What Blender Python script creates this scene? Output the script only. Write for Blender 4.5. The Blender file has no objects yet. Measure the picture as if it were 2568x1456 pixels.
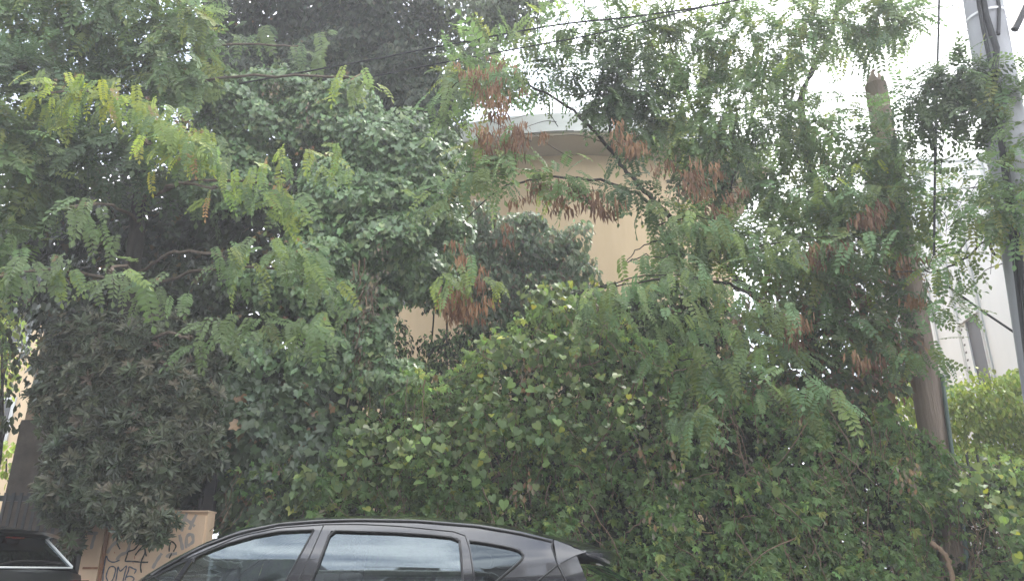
import bpy, math, random
import numpy as np
from mathutils import Vector, Matrix

random.seed(7)
rng = np.random.default_rng(11)
scene = bpy.context.scene
COL = scene.collection
R = math.radians

# ------------------------------------------------------------------ camera
CAM_H, PITCH = 1.16, R(20.0)
FPX, CW, CH = 1926.0, 2568.0, 1456.0
cam_d = bpy.data.cameras.new('camera')
cam_d.sensor_width = 36.0
cam_d.lens = 36.0 * FPX / CW
cam_d.clip_start, cam_d.clip_end = 0.05, 3000.0
cam = bpy.data.objects.new('camera', cam_d)
cam.location = (0, 0, CAM_H)
cam.rotation_euler = (R(90) + PITCH, 0, 0)
COL.objects.link(cam)
scene.camera = cam

# ------------------------------------------------------------------ sky, sun, exposure
SUN_EL, SUN_AZ = R(58), R(35)            # azimuth from +Y towards +X
world = bpy.data.worlds.new('World')
scene.world = world
world.use_nodes = True
wn, wl = world.node_tree.nodes, world.node_tree.links
wn.clear()
wo = wn.new('ShaderNodeOutputWorld')
bg = wn.new('ShaderNodeBackground')
bg.inputs['Strength'].default_value = 0.11
sky = wn.new('ShaderNodeTexSky')
sky.sky_type = 'NISHITA'
sky.sun_disc = False
sky.sun_elevation = SUN_EL
sky.sun_rotation = SUN_AZ
sky.air_density, sky.dust_density, sky.ozone_density = 1.0, 2.0, 1.0
tc = wn.new('ShaderNodeTexCoord')
mp = wn.new('ShaderNodeMapping')
mp.inputs['Scale'].default_value = (1.6, 1.6, 3.4)
nz = wn.new('ShaderNodeTexNoise')
nz.inputs['Scale'].default_value = 1.9
nz.inputs['Detail'].default_value = 7.0
nz.inputs['Roughness'].default_value = 0.55
rp = wn.new('ShaderNodeValToRGB')
rp.color_ramp.elements[0].position = 0.38
rp.color_ramp.elements[0].color = (0.25, 0.25, 0.25, 1)
rp.color_ramp.elements[1].position = 0.56
rp.color_ramp.elements[1].color = (1, 1, 1, 1)
mx = wn.new('ShaderNodeMix')
mx.data_type = 'RGBA'
mx.inputs['B'].default_value = (8.8, 8.95, 9.2, 1)
wl.new(tc.outputs['Generated'], mp.inputs['Vector'])
wl.new(mp.outputs['Vector'], nz.inputs['Vector'])
wl.new(nz.outputs['Fac'], rp.inputs['Fac'])
wl.new(rp.outputs['Color'], mx.inputs['Factor'])
wl.new(sky.outputs['Color'], mx.inputs['A'])
wl.new(mx.outputs['Result'], bg.inputs['Color'])
wl.new(bg.outputs['Background'], wo.inputs['Surface'])

sun_d = bpy.data.lights.new('sun', 'SUN')
sun_d.energy = 1.5
sun_d.angle = R(11)
sun_d.color = (1.0, 0.95, 0.88)
sun = bpy.data.objects.new('sun', sun_d)
sdir = Vector((math.sin(SUN_AZ) * math.cos(SUN_EL), math.cos(SUN_AZ) * math.cos(SUN_EL), math.sin(SUN_EL)))
sun.rotation_euler = sdir.to_track_quat('Z', 'Y').to_euler()
sun.location = (6, 4, 20)
COL.objects.link(sun)

scene.view_settings.view_transform = 'Standard'
scene.view_settings.look = 'None'
scene.view_settings.gamma = 1.0
scene.view_settings.use_curve_mapping = False
scene.view_settings.exposure = 2.3
scene.render.engine = 'CYCLES'
scene.cycles.max_bounces = 8
scene.cycles.diffuse_bounces = 4
scene.cycles.transparent_max_bounces = 12
scene.cycles.volume_bounces = 0
scene.cycles.use_denoising = True
scene.cycles.denoiser = 'OPENIMAGEDENOISE'
scene.cycles.denoising_input_passes = 'RGB_ALBEDO_NORMAL'
VEIL_DENSITY = 0.0045

# ------------------------------------------------------------------ helpers
_c, _s = math.cos(PITCH), math.sin(PITCH)
def ray(px, py):
    x, v = px - CW / 2, CH / 2 - py
    return x, FPX * _c - v * _s, FPX * _s + v * _c
def P(px, py, Y):
    """point of the place at distance Y down the street axis, in the survey grid of the photograph"""
    x, f, u = ray(px, py)
    t = Y / f
    return np.array((x * t, Y, CAM_H + u * t))
def mpp(px, py, Y):
    return Y / ray(px, py)[1]
def project(p):
    p = np.asarray(p, float)
    d = p - np.array((0, 0, CAM_H))
    dep = d[..., 1] * _c + d[..., 2] * _s
    upv = -d[..., 1] * _s + d[..., 2] * _c
    dep = np.where(dep < 0.1, 0.1, dep)
    return CW / 2 + FPX * d[..., 0] / dep, CH / 2 - FPX * upv / dep, dep

def tag(o, label=None, cat=None, group=None, kind=None):
    if label: o['label'] = label
    if cat: o['category'] = cat
    if group: o['group'] = group
    if kind: o['kind'] = kind
    return o
def thing(name, label, cat, loc=(0, 0, 0), group=None):
    o = bpy.data.objects.new(name, None)
    o.empty_display_size = 0.2
    COL.objects.link(o)
    o.location = Vector([float(a) for a in loc])
    return tag(o, label, cat, group)
def link(name, me, parent=None, mat=None):
    if mat is not None and len(me.materials) == 0:
        me.materials.append(mat)
    o = bpy.data.objects.new(name, me)
    COL.objects.link(o)
    if parent is not None:
        o.parent = parent
    return o
def origin(parent):
    v = np.zeros(3)
    while parent is not None:
        v += np.array(parent.location)
        parent = parent.parent
    return v

def mesh_np(name, V, F, cols=None, smooth=False):
    """V (n,3); F (m,3) triangles"""
    me = bpy.data.meshes.new(name)
    V = np.ascontiguousarray(V, dtype=np.float32)
    F = np.ascontiguousarray(F, dtype=np.int32)
    me.vertices.add(len(V))
    me.vertices.foreach_set('co', V.ravel())
    me.loops.add(F.size)
    me.loops.foreach_set('vertex_index', F.ravel())
    me.polygons.add(len(F))
    me.polygons.foreach_set('loop_start', np.arange(0, F.size, 3, dtype=np.int32))
    me.polygons.foreach_set('use_smooth', np.full(len(F), smooth, dtype=bool))
    if cols is not None:
        a = me.color_attributes.new('col', 'FLOAT_COLOR', 'POINT')
        c4 = np.ones((len(V), 4), dtype=np.float32)
        c4[:, :3] = cols
        a.data.foreach_set('color', c4.ravel())
    me.update(calc_edges=True)
    return me

class MB:
    """collects shapes into ONE mesh"""
    def __init__(s): s.v, s.f = [], []
    def add(s, v, f):
        b = len(s.v)
        s.v += [tuple(map(float, p)) for p in v]
        s.f += [tuple(i + b for i in q) for q in f]
        return s
    def box(s, c, d, rz=0.0):
        cx, cy, cz = c; dx, dy, dz = [k / 2 for k in d]
        ca, sa = math.cos(rz), math.sin(rz)
        v = []
        for k in (-1, 1):
            for (i, j) in ((-1, -1), (1, -1), (1, 1), (-1, 1)):
                x, y = i * dx, j * dy
                v.append((cx + x * ca - y * sa, cy + x * sa + y * ca, cz + k * dz))
        return s.add(v, [(3, 2, 1, 0), (4, 5, 6, 7), (0, 1, 5, 4), (1, 2, 6, 5), (2, 3, 7, 6), (3, 0, 4, 7)])
    def tube(s, pts, rad, n=6, cap=True):
        pts = [np.asarray(p, float) for p in pts]
        if np.isscalar(rad): rad = [rad] * len(pts)
        rings = []
        for i, p in enumerate(pts):
            t = pts[min(i + 1, len(pts) - 1)] - pts[max(i - 1, 0)]
            t = t / (np.linalg.norm(t) + 1e-9)
            a = np.cross(t, (0, 0, 1.0) if abs(t[2]) < .9 else (1.0, 0, 0)); a /= np.linalg.norm(a)
            b = np.cross(t, a)
            rings += [p + rad[i] * (a * math.cos(2 * math.pi * k / n) + b * math.sin(2 * math.pi * k / n)) for k in range(n)]
        f = []
        for i in range(len(pts) - 1):
            for k in range(n):
                k2 = (k + 1) % n
                f.append((i * n + k, i * n + k2, (i + 1) * n + k2, (i + 1) * n + k))
        if cap:
            f.append(tuple(range(n))); f.append(tuple((len(pts) - 1) * n + k for k in reversed(range(n))))
        return s.add(rings, f)
    def strip(s, A, B, rows=1, fn=None):
        """surface between two polylines of equal length; rows in between"""
        n = len(A)
        v, f = [], []
        for r in range(rows + 1):
            w = r / rows
            for a, b in zip(A, B):
                p = np.asarray(a, float) * (1 - w) + np.asarray(b, float) * w
                v.append(fn(p, w) if fn else p)
        for r in range(rows):
            for i in range(n - 1):
                f.append((r * n + i, r * n + i + 1, (r + 1) * n + i + 1, (r + 1) * n + i))
        return s.add(v, f)
    def build(s, name, mat, parent=None, smooth=False, loc0=None):
        o0 = origin(parent) if loc0 is None else np.asarray(loc0)
        me = bpy.data.meshes.new(name)
        me.from_pydata([tuple(np.asarray(p) - o0) for p in s.v], [], s.f)
        if smooth:
            me.polygons.foreach_set('use_smooth', [True] * len(me.polygons))
        me.update()
        return link(name, me, parent, mat)

def smooth_path(pts, n=6, jit=0.0):
    """Catmull-Rom through points"""
    pts = [np.asarray(p, float) for p in pts]
    q = [2 * pts[0] - pts[1]] + pts + [2 * pts[-1] - pts[-2]]
    out = []
    for i in range(1, len(q) - 2):
        p0, p1, p2, p3 = q[i - 1:i + 3]
        for k in range(n):
            t = k / n
            out.append(.5 * ((2 * p1) + (-p0 + p2) * t + (2 * p0 - 5 * p1 + 4 * p2 - p3) * t * t + (-p0 + 3 * p1 - 3 * p2 + p3) * t ** 3))
    out.append(pts[-1])
    if jit:
        for k in range(1, len(out) - 1):
            out[k] = out[k] + rng.normal(0, jit, 3)
    return out
def taper(n, a, b, p=1.0):
    return [a + (b - a) * (i / max(1, n - 1)) ** p for i in range(n)]
def resample(poly, n):
    poly = np.asarray(poly, float)
    d = np.r_[0, np.cumsum(np.linalg.norm(np.diff(poly, axis=0), axis=1))]
    u = np.linspace(0, d[-1], n)
    return np.stack([np.interp(u, d, poly[:, k]) for k in range(poly.shape[1])], 1)

# ------------------------------------------------------------------ materials
def mat(name, base, rough=.7, spec=.3, metal=0.0, coat=0.0, noise=None, bump=None):
    """principled with two-tone noise (second colour, scale) and optional bump (scale, strength)"""
    m = bpy.data.materials.new(name)
    m.use_nodes = True
    n, l = m.node_tree.nodes, m.node_tree.links
    b = n['Principled BSDF']
    b.inputs['Base Color'].default_value = (*base, 1)
    b.inputs['Roughness'].default_value = rough
    b.inputs['Specular IOR Level'].default_value = spec
    b.inputs['Metallic'].default_value = metal
    b.inputs['Coat Weight'].default_value = coat
    b.inputs['Coat Roughness'].default_value = 0.04
    tcn = n.new('ShaderNodeTexCoord')
    if noise:
        c2, sc = noise[0], noise[1]
        stretch = noise[2] if len(noise) > 2 else (1, 1, 1)
        mpn = n.new('ShaderNodeMapping'); mpn.inputs['Scale'].default_value = stretch
        t = n.new('ShaderNodeTexNoise'); t.inputs['Scale'].default_value = sc; t.inputs['Detail'].default_value = 8; t.inputs['Roughness'].default_value = .65
        rr = n.new('ShaderNodeValToRGB')
        rr.color_ramp.elements[0].position = .35; rr.color_ramp.elements[0].color = (*base, 1)
        rr.color_ramp.elements[1].position = .7; rr.color_ramp.elements[1].color = (*c2, 1)
        l.new(tcn.outputs['Object'], mpn.inputs['Vector']); l.new(mpn.outputs['Vector'], t.inputs['Vector'])
        l.new(t.outputs['Fac'], rr.inputs['Fac']); l.new(rr.outputs['Color'], b.inputs['Base Color'])
    if bump:
        t2 = n.new('ShaderNodeTexNoise'); t2.inputs['Scale'].default_value = bump[0]; t2.inputs['Detail'].default_value = 6
        mp2 = n.new('ShaderNodeMapping'); mp2.inputs['Scale'].default_value = bump[2] if len(bump) > 2 else (1, 1, 1)
        bp = n.new('ShaderNodeBump'); bp.inputs['Strength'].default_value = bump[1]; bp.inputs['Distance'].default_value = .02
        l.new(tcn.outputs['Object'], mp2.inputs['Vector']); l.new(mp2.outputs['Vector'], t2.inputs['Vector'])
        l.new(t2.outputs['Fac'], bp.inputs['Height']); l.new(bp.outputs['Normal'], b.inputs['Normal'])
    return m

def leaf_material(name, trans=.36, rough=.5, spec=.25):
    m = bpy.data.materials.new(name)
    m.use_nodes = True
    n, l = m.node_tree.nodes, m.node_tree.links
    b = n['Principled BSDF']
    out = n['Material Output']
    at = n.new('ShaderNodeAttribute'); at.attribute_name = 'col'
    b.inputs['Roughness'].default_value = rough
    b.inputs['Specular IOR Level'].default_value = spec
    tr = n.new('ShaderNodeBsdfTranslucent')
    hs = n.new('ShaderNodeHueSaturation')
    hs.inputs['Hue'].default_value = .485; hs.inputs['Saturation'].default_value = 1.15; hs.inputs['Value'].default_value = 1.5
    mxs = n.new('ShaderNodeMixShader'); mxs.inputs['Fac'].default_value = trans
    l.new(at.outputs['Color'], b.inputs['Base Color'])
    l.new(at.outputs['Color'], hs.inputs['Color']); l.new(hs.outputs['Color'], tr.inputs['Color'])
    l.new(b.outputs['BSDF'], mxs.inputs[1]); l.new(tr.outputs['BSDF'], mxs.inputs[2])
    l.new(mxs.outputs['Shader'], out.inputs['Surface'])
    return m

def glass_material(name, tint, ior):
    m = bpy.data.materials.new(name)
    m.use_nodes = True
    n, l = m.node_tree.nodes, m.node_tree.links
    out = n['Material Output']
    n.remove(n['Principled BSDF'])
    tp = n.new('ShaderNodeBsdfTransparent'); tp.inputs['Color'].default_value = (*tint, 1)
    gl = n.new('ShaderNodeBsdfGlossy'); gl.inputs['Roughness'].default_value = .015; gl.inputs['Color'].default_value = (.80, .93, 1, 1)
    lw = n.new('ShaderNodeLayerWeight'); lw.inputs['Blend'].default_value = .5
    pw_ = n.new('ShaderNodeMath'); pw_.operation = 'POWER'; pw_.inputs[1].default_value = 5.0
    fr = n.new('ShaderNodeMapRange'); r0 = ((ior - 1) / (ior + 1)) ** 2; fr.inputs['To Min'].default_value = r0; fr.inputs['To Max'].default_value = 1.0
    l.new(lw.outputs['Facing'], pw_.inputs[0]); l.new(pw_.outputs['Value'], fr.inputs['Value'])
    mxs = n.new('ShaderNodeMixShader')
    l.new(fr.outputs['Result'], mxs.inputs['Fac']); l.new(tp.outputs['BSDF'], mxs.inputs[1]); l.new(gl.outputs['BSDF'], mxs.inputs[2])
    l.new(mxs.outputs['Shader'], out.inputs['Surface'])
    return m

M = {}
M['leaf'] = leaf_material('leaf_soft')
M['leaf_gloss'] = leaf_material('leaf_gloss', .15, .35, .5)
M['leaf_dry'] = leaf_material('leaf_dry', .15, .8, .1)
M['bark'] = mat('bark', (.085, .065, .05), .9, .1, noise=((.16, .13, .10), 6, (1, 1, .25)), bump=(30, .6, (1, 1, .2)))
M['bark_dark'] = mat('bark_dark', (.03, .027, .024), .9, .1, noise=((.075, .065, .055), 8, (1, 1, .3)), bump=(25, .6))
M['dry_stem'] = mat('dry_stem', (.17, .115, .075), .9, .1, noise=((.27, .2, .14), 10))
M['asphalt'] = mat('asphalt', (.045, .045, .047), .9, .2, noise=((.065, .063, .06), 40), bump=(300, .3))
M['paving'] = mat('paving', (.26, .25, .23), .85, .2, noise=((.35, .33, .3), 12), bump=(60, .3))
M['kerbstone'] = mat('kerbstone', (.33, .32, .3), .85, .2, noise=((.42, .41, .39), 10))
M['soil'] = mat('soil', (.07, .055, .04), .95, .1, noise=((.10, .09, .05), 3), bump=(20, .5))
M['render_tan'] = mat('render_tan', (.55, .415, .255), .9, .15, noise=((.63, .485, .315), 1.3, (1, 1, .28)), bump=(60, .2))
M['render_white'] = mat('render_white', (.62, .63, .60), .85, .2, noise=((.50, .52, .49), 1.6, (1, 1, 3)), bump=(40, .15))
M['soffit'] = mat('soffit', (.42, .36, .27), .9, .1, noise=((.36, .31, .24), 1.0))
M['cladding'] = mat('cladding', (.70, .71, .72), .5, .35, noise=((.62, .64, .65), .8, (1, 1, .2)))
M['metal_trim'] = mat('metal_trim', (.55, .57, .57), .45, .4, noise=((.45, .47, .47), 5))
M['dark_metal'] = mat('dark_metal', (.022, .024, .027), .5, .4, noise=((.05, .045, .042), 9), bump=(60, .1))
M['stone_dark'] = mat('stone_dark', (.055, .046, .038), .9, .15, noise=((.10, .083, .066), 5), bump=(14, .5))
M['pier_tan_shaded'] = mat('pier_tan_shaded', (.27, .20, .135), .9, .15, noise=((.27, .2, .14), 2.2, (1, 1, .4)), bump=(50, .2))  # tan render darkened, the pier's shade is put into its colour
M['pole_wood'] = mat('pole_wood', (.23, .18, .145), .9, .1, noise=((.38, .31, .26), 3.2, (2.4, 2.4, .22)), bump=(26, .8, (3, 3, .12)))
M['pole_concrete'] = mat('pole_concrete', (.29, .295, .32), .7, .3, noise=((.37, .375, .395), 3, (1, 1, .3)), bump=(50, .2))
M['cable'] = mat('cable', (.012, .013, .015), .6, .3)
M['cable_green'] = mat('cable_green', (.10, .15, .14), .6, .3, noise=((.16, .21, .19), 6, (1, 1, .3)))
M['strap'] = mat('strap', (.7, .7, .7), .4, .5)

# ------------------------------------------------------------------ setting: ground, road, pavement
def sheet(name, x0, x1, y0, y1, z, m):
    o = MB().add([(x0, y0, z), (x1, y0, z), (x1, y1, z), (x0, y1, z)], [(0, 1, 2, 3)]).build(name, m)
    o['kind'] = 'structure'
    return o
sheet('ground', -900, 900, -900, 900, -.02, M['soil'])
sheet('road', -80, 80, -3.4, 7.25, -.012, M['asphalt'])
KERB_Y, WALK_Z = 7.25, .13
k_ = MB().box((0, KERB_Y + .075, .055), (160, .15, .15)).build('kerb', M['kerbstone']); k_['kind'] = 'structure'
p_ = MB().box((0, KERB_Y + .15 + .82, .055), (160, 1.64, .142)).build('pavement', M['paving']); p_['kind'] = 'structure'
p_ = MB().box((0, -4.6, .055), (160, 2.4, .15)).build('pavement', M['paving']); p_['kind'] = 'structure'
g_ = MB().box((0, 8.95 + 20, .06), (80, 40, .14)).build('garden_ground', M['soil']); g_['kind'] = 'structure'

# ------------------------------------------------------------------ the bow-fronted house
HC = np.array((1.35, 20.4)); HR = 6.2
house = thing('bow_fronted_house', 'tan rendered house with a curved front and projecting pale roof slab, behind the trees', 'house', (1.0, 15.0, .1))
def arc(r, a0, a1, n, z):
    return [(HC[0] + r * math.sin(a), HC[1] - r * math.cos(a), z) for a in np.linspace(a0, a1, n)]
A0, A1 = -1.2, .56
WT = 9.35
def close_plan(pts, z):
    p = list(pts)
    return p + [(p[-1][0], 27.0, z), (p[0][0], 27.0, z)]
lo, hi = close_plan(arc(HR, A0, A1, 40, .1), .1), close_plan(arc(HR, A0, A1, 40, WT), WT)
lo.append(lo[0]); hi.append(hi[0])
MB().strip(lo, hi, 1).build('wall', M['render_tan'], house)
def slab(r, z0, z1, name, m, a0=A0 - .09, a1=A1 + .10):
    b = MB()
    l_, h_ = close_plan(arc(r, a0, a1, 44, z0), z0), close_plan(arc(r, a0, a1, 44, z1), z1)
    n = len(l_)
    b.add(l_ + h_, [tuple(reversed(range(n))), tuple(range(n, 2 * n))] + [(i, (i + 1) % n, n + (i + 1) % n, n + i) for i in range(n)])
    return b.build(name, m, house)
slab(HR + .80, WT + .003, WT + .06, 'soffit', M['soffit'])
slab(HR + .86, WT + .06, WT + .48, 'roof_slab', M['render_white'])
slab(HR + .80, WT + .483, WT + .52, 'roof_edge', M['metal_trim'])

# tan building far left
fl = thing('far_building', 'sunlit pale tan building at the far left edge beyond the garden', 'building', (-17, 24, 0))
MB().box((-17.5, 26, 5.0), (7, 6, 10)).build('wall', M['render_tan'], fl)
for zz in (2.2, 5.4, 8.2):
    w_ = MB().box((-15.6, 22.97, zz), (1.2, .08, 1.4)).build('window', M['metal_trim'], fl)
    MB().box((-15.6, 22.92, zz), (1.0, .04, 1.2)).build('pane', M['dark_metal'], w_)

# ------------------------------------------------------------------ white clad building at right
M['strip_grey'] = mat('strip_grey', (.45, .47, .47), .5, .35)
wb = thing('white_clad_building', 'white building clad in vertical metal panels with a narrow grey window, right edge', 'building', (9, 14, 0))
WD = np.array((math.sin(R(7.5)), math.cos(R(7.5))))      # run of its side wall
pw = P(2450, 860, 14.0)                                   # a point on that wall, window centre
W0 = pw[:2]
def wall_pt(s, z, off=0.0):                               # s metres along the wall (away from the street), off towards the left
    q = W0 + WD * s + np.array((-WD[1], WD[0])) * off
    return (q[0], q[1], z)
S_FAR, S_NEAR, ANNEX_TOP = 3.6, -7.0, 8.3
ZW = pw[2]
win_s0, win_s1, win_z0, win_z1 = -.32, .52, ZW - .92, ZW + .50
ps = S_NEAR
edges = [-7.0, -5.9, -4.8, -3.7, -2.6, -1.6, win_s0 - .06, win_s1 + .06, 1.65, 2.65, S_FAR]
def wall_box(s0, s1, z0, z1, d0, d1):
    b = MB()
    v = [wall_pt(s, z, d) for z in (z0, z1) for (s, d) in ((s0, d0), (s1, d0), (s1, d1), (s0, d1))]
    return b.add(v, [(3, 2, 1, 0), (4, 5, 6, 7), (0, 1, 5, 4), (1, 2, 6, 5), (2, 3, 7, 6), (3, 0, 4, 7)])
wall_box(S_NEAR, S_FAR, 0, ANNEX_TOP - .02, -.4, -.05).build('wall', M['metal_trim'], wb)
for a, b in zip(edges[:-1], edges[1:]):
    if abs(a - (win_s0 - .06)) < 1e-6:
        wall_box(a + .012, b - .012, .1, win_z0 - .05, -.05, 0).build('panel', M['cladding'], wb)
        wall_box(a + .012, b - .012, win_z1 + .05, ANNEX_TOP, -.05, 0).build('panel', M['cladding'], wb)
    else:
        wall_box(a + .012, b - .012, .1, ANNEX_TOP, -.05, 0).build('panel', M['cladding'], wb)
    wall_box(b - .05, b + .05, .1, ANNEX_TOP - .01, .002, .03).build('cover_strip', M['strip_grey'], wb)
wf = wall_box(win_s0 - .06, win_s1 + .06, win_z0 - .05, win_z0 + .01, -.04, .09).build('window', M['cladding'], wb)
MB_ = wall_box(win_s0 - .05, win_s0 + .02, win_z0, win_z1, -.04, .03)
for q in (wall_box(win_s1 - .25, win_s1 + .05, win_z0, win_z1, -.04, .02), wall_box(win_s0 - .05, win_s1 + .05, win_z1, win_z1 + .06, -.04, .06)):
    MB_.add(q.v, q.f)
MB_.build('frame', M['cladding'], wf)
wall_box(win_s0 + .02, win_s1 - .25, win_z0 + .01, win_z1, -.03, -.01).build('pane', mat('window_dark', (.09, .095, .11), .55, .3), wf)
for k in range(9):
    zz = win_z0 + .1 + k * (win_z1 - win_z0 - .2) / 8
    wall_box(win_s1 - .10, win_s1 - .03, zz - .02, zz + .02, .021, .024).build('vent_hole', M['dark_metal'], wf)
pr = P(2400, 405, 17.6)
MB().box((pr[0] + 3.2, 17.6 + 2, pr[2] / 2), (9.5, 4, pr[2])).build('rear_wing', M['cladding'], wb)
MB().box((pr[0] + 3.2, 17.6 + 2, pr[2] + .03), (9.6, 4.1, .06)).build('parapet_cap', M['metal_trim'], wb)

# ------------------------------------------------------------------ apartment block across the street (behind the viewer, mirrored in the car)
M['render_grey'] = mat('render_grey', (.22, .22, .22), .9, .2, noise=((.28, .275, .265), 1))
OB_Y = -6.4
M['render_dark'] = mat('render_dark', (.13, .135, .14), .9, .2, noise=((.17, .172, .172), 1))
def apartment(label, xc, wd, H, m, floors):
    ob = thing('apartment_block', label, 'building', (xc, OB_Y, 0), 'apartment blocks across the street')
    MB().box((xc, OB_Y - 5, H / 2), (wd, 10, H)).build('wall', m, ob)
    MB().box((xc, OB_Y - .1, H + .12), (wd + .3, .5, .24)).build('parapet', M['render_white'], ob)
    for fl_ in range(floors):
        z = 3.3 + fl_ * 2.95
        bw_ = wd * .7
        bal = MB().box((xc, OB_Y + .55, z), (bw_, 1.1, .16)).build('balcony', M['render_white'], ob)
        rl = MB().box((xc, OB_Y + 1.06, z + 1.0), (bw_, .04, .05))
        rl.box((xc, OB_Y + 1.06, z + .22), (bw_, .03, .03))
        rl.build('railing', M['dark_metal'], bal)
        for k in range(3):
            wx = xc + (k - 1) * wd * .24
            w_ = MB().box((wx, OB_Y + .04, z + 1.2), (1.5, .08, 2.2)).build('window', M['metal_trim'], ob)
            MB().box((wx, OB_Y + .09, z + 1.2), (1.3, .02, 2.0)).build('pane', M['dark_metal'], w_)
apartment('grey rendered apartment block with balconies straight across the street', .6, 12.4, 13.2, M['render_grey'], 4)
apartment('taller dark grey apartment block across the street, beside the balconied one', -12.6, 13.0, 17.6, M['render_dark'], 5)

# ------------------------------------------------------------------ leaf templates (tip along +Y, upper face +Z)
def fan(outline, centre, fold=.18):
    v = [(*centre, 0.0)] + [(x, y, 0.0) for x, y in outline]
    v = np.array(v, float)
    v[:, 2] = fold * np.abs(v[:, 0]) - .10 * v[:, 1] ** 2
    n = len(outline)
    return v, np.array([(0, 1 + i, 1 + (i + 1) % n) for i in range(n)], int)
def mirror(pts):
    return pts + [(-x, y) for x, y in reversed(pts) if abs(x) > 1e-6]
def t_ivy():
    return fan(mirror([(0, .06), (.26, -.1), (.50, .10), (.36, .36), (.44, .62), (.18, .66), (0, 1.0)]), (0, .38))
def t_heart():
    return fan(mirror([(0, .14), (.2, -.06), (.44, .06), (.5, .34), (.32, .66), (0, 1.0)]), (0, .38), .12)
def t_oval(w=.24):
    v = np.array([(0, 0, 0), (w * .8, .3, .06), (w, .6, .07), (0, 1, -.06), (-w, .6, .07), (-w * .8, .3, .06)], float)
    return v, np.array([(0, 1, 2), (0, 2, 3), (0, 3, 4), (0, 4, 5)], int)
def t_diamond(w=.24):
    v = np.array([(0, 0, 0), (w, .52, .07), (0, 1, -.05), (-w, .52, .07)], float)
    return v, np.array([(0, 1, 2), (0, 2, 3)], int)
def merge(parts):
    V, F, b = [], [], 0
    for v, f in parts:
        V.append(v); F.append(f + b); b += len(v)
    return np.concatenate(V), np.concatenate(F)
def place(tmpl, pos, tip, nrm, s):
    tip = np.asarray(tip, float); tip = tip / np.linalg.norm(tip)
    nrm = np.asarray(nrm, float); nrm = nrm - nrm.dot(tip) * tip; nrm /= np.linalg.norm(nrm) + 1e-9
    x = np.cross(tip, nrm)
    return tmpl[0] @ (np.stack([x, tip, nrm]) * s) + np.asarray(pos, float), tmpl[1]
def t_frond(pairs=8, curv=.35, base=t_diamond, lw=.27, ll=.235, seed=0):
    r = np.random.default_rng(seed)
    parts = []
    def rach(t): return np.array((.05 * math.sin(2.2 * t + seed), t, -curv * t * t))
    def tang(t): d = np.array((.0, 1, -2 * curv * t)); return d / np.linalg.norm(d)
    lf = base(lw)
    for i in range(pairs):
        t = .16 + .80 * i / pairs
        ln = ll * (1.0 - .35 * abs(t - .45) / .55) * r.uniform(.9, 1.1)
        for sd in (-1, 1):
            if r.random() < .04: continue
            tg = tang(t)
            d = np.array((sd * .92, 0, 0)) + tg * .42 + np.array((0, 0, r.normal(-.12, .12)))
            nrm = np.array((0, tg[2] * -1, tg[1])) + np.array((r.normal(0, .18), 0, 0))
            parts.append(place(lf, rach(t + .012 * sd), d, nrm, ln))
    parts.append(place(lf, rach(.97), tang(1.0), (0, .6, 1), ll * .9))
    ts = (0, .35, .7, 1.0)
    v = []
    for t in ts:
        p = rach(t); v += [p + (-.006, 0, 0), p + (.006, 0, 0)]
    parts.append((np.array(v), np.array([(2 * i, 2 * i + 1, 2 * i + 3) for i in range(3)] + [(2 * i, 2 * i + 3, 2 * i + 2) for i in range(3)], int)))
    return merge(parts)
def t_rosette(n=11, seed=0):
    r = np.random.default_rng(seed)
    lf = t_oval(.15)
    parts = []
    for i in range(n):
        a = 2.4 * i + r.normal(0, .2)
        e = r.uniform(.05, .75)
        d = np.array((math.cos(a) * math.cos(e), math.sin(e), math.sin(a) * math.cos(e)))
        parts.append(place(lf, d * .04, d, np.array((0, 1, 0)) - d * .3, r.uniform(.75, 1.05)))
    return merge(parts)
def t_palmate(seed=0):
    r = np.random.default_rng(seed)
    lf = t_diamond(.22)
    parts = []
    for a, s in ((0, 1), (.75, .88), (-.75, .88), (1.5, .65), (-1.5, .65)):
        a += r.normal(0, .12)
        parts.append(place(lf, (0, .05, 0), (math.sin(a), math.cos(a), -.25 + r.normal(0, .15)), (r.normal(0, .15), .2, 1), s))
    return merge(parts)
def t_pods(n=9, seed=0):
    r = np.random.default_rng(seed)
    parts = []
    for i in range(n):
        b = np.array((r.normal(0, .22), r.uniform(-.05, .45), r.normal(0, .22)))
        ln = r.uniform(.45, .75); w = .055
        d = np.array((r.normal(0, .16), 1, r.normal(0, .16)))
        sd = np.array((math.cos(i * 1.7), 0, math.sin(i * 1.7))) * w
        c = np.array((r.normal(0, .06), 0, r.normal(0, .06)))
        v = np.array([b - sd * .5, b + sd * .5, b + d * ln * .5 - sd + c, b + d * ln * .5 + sd + c, b + d * ln])
        parts.append((v, np.array([(0, 1, 3), (0, 3, 2), (2, 3, 4)], int)))
    return merge(parts)

FROND = [t_frond(8, .30, seed=1), t_frond(7, .5, seed=2), t_frond(9, .18, seed=3), t_frond(8, .65, seed=4)]
FROND_HI = [t_frond(8, .30, t_oval, .26, .24, seed=1), t_frond(7, .5, t_oval, .26, .25, seed=2), t_frond(9, .18, t_oval, .25, .22, seed=3), t_frond(8, .65, t_oval, .26, .24, seed=4)]
IVY, HEART, OVAL, DIAM = [t_ivy()], [t_heart()], [t_oval(.26)], [t_diamond(.26)]
ROSE = [t_rosette(11, 1), t_rosette(9, 2), t_rosette(13, 3)]
PALM = [t_palmate(1), t_palmate(2), t_palmate(3)]
PODS = [t_pods(10, 1), t_pods(13, 2), t_pods(8, 3)]

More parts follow.
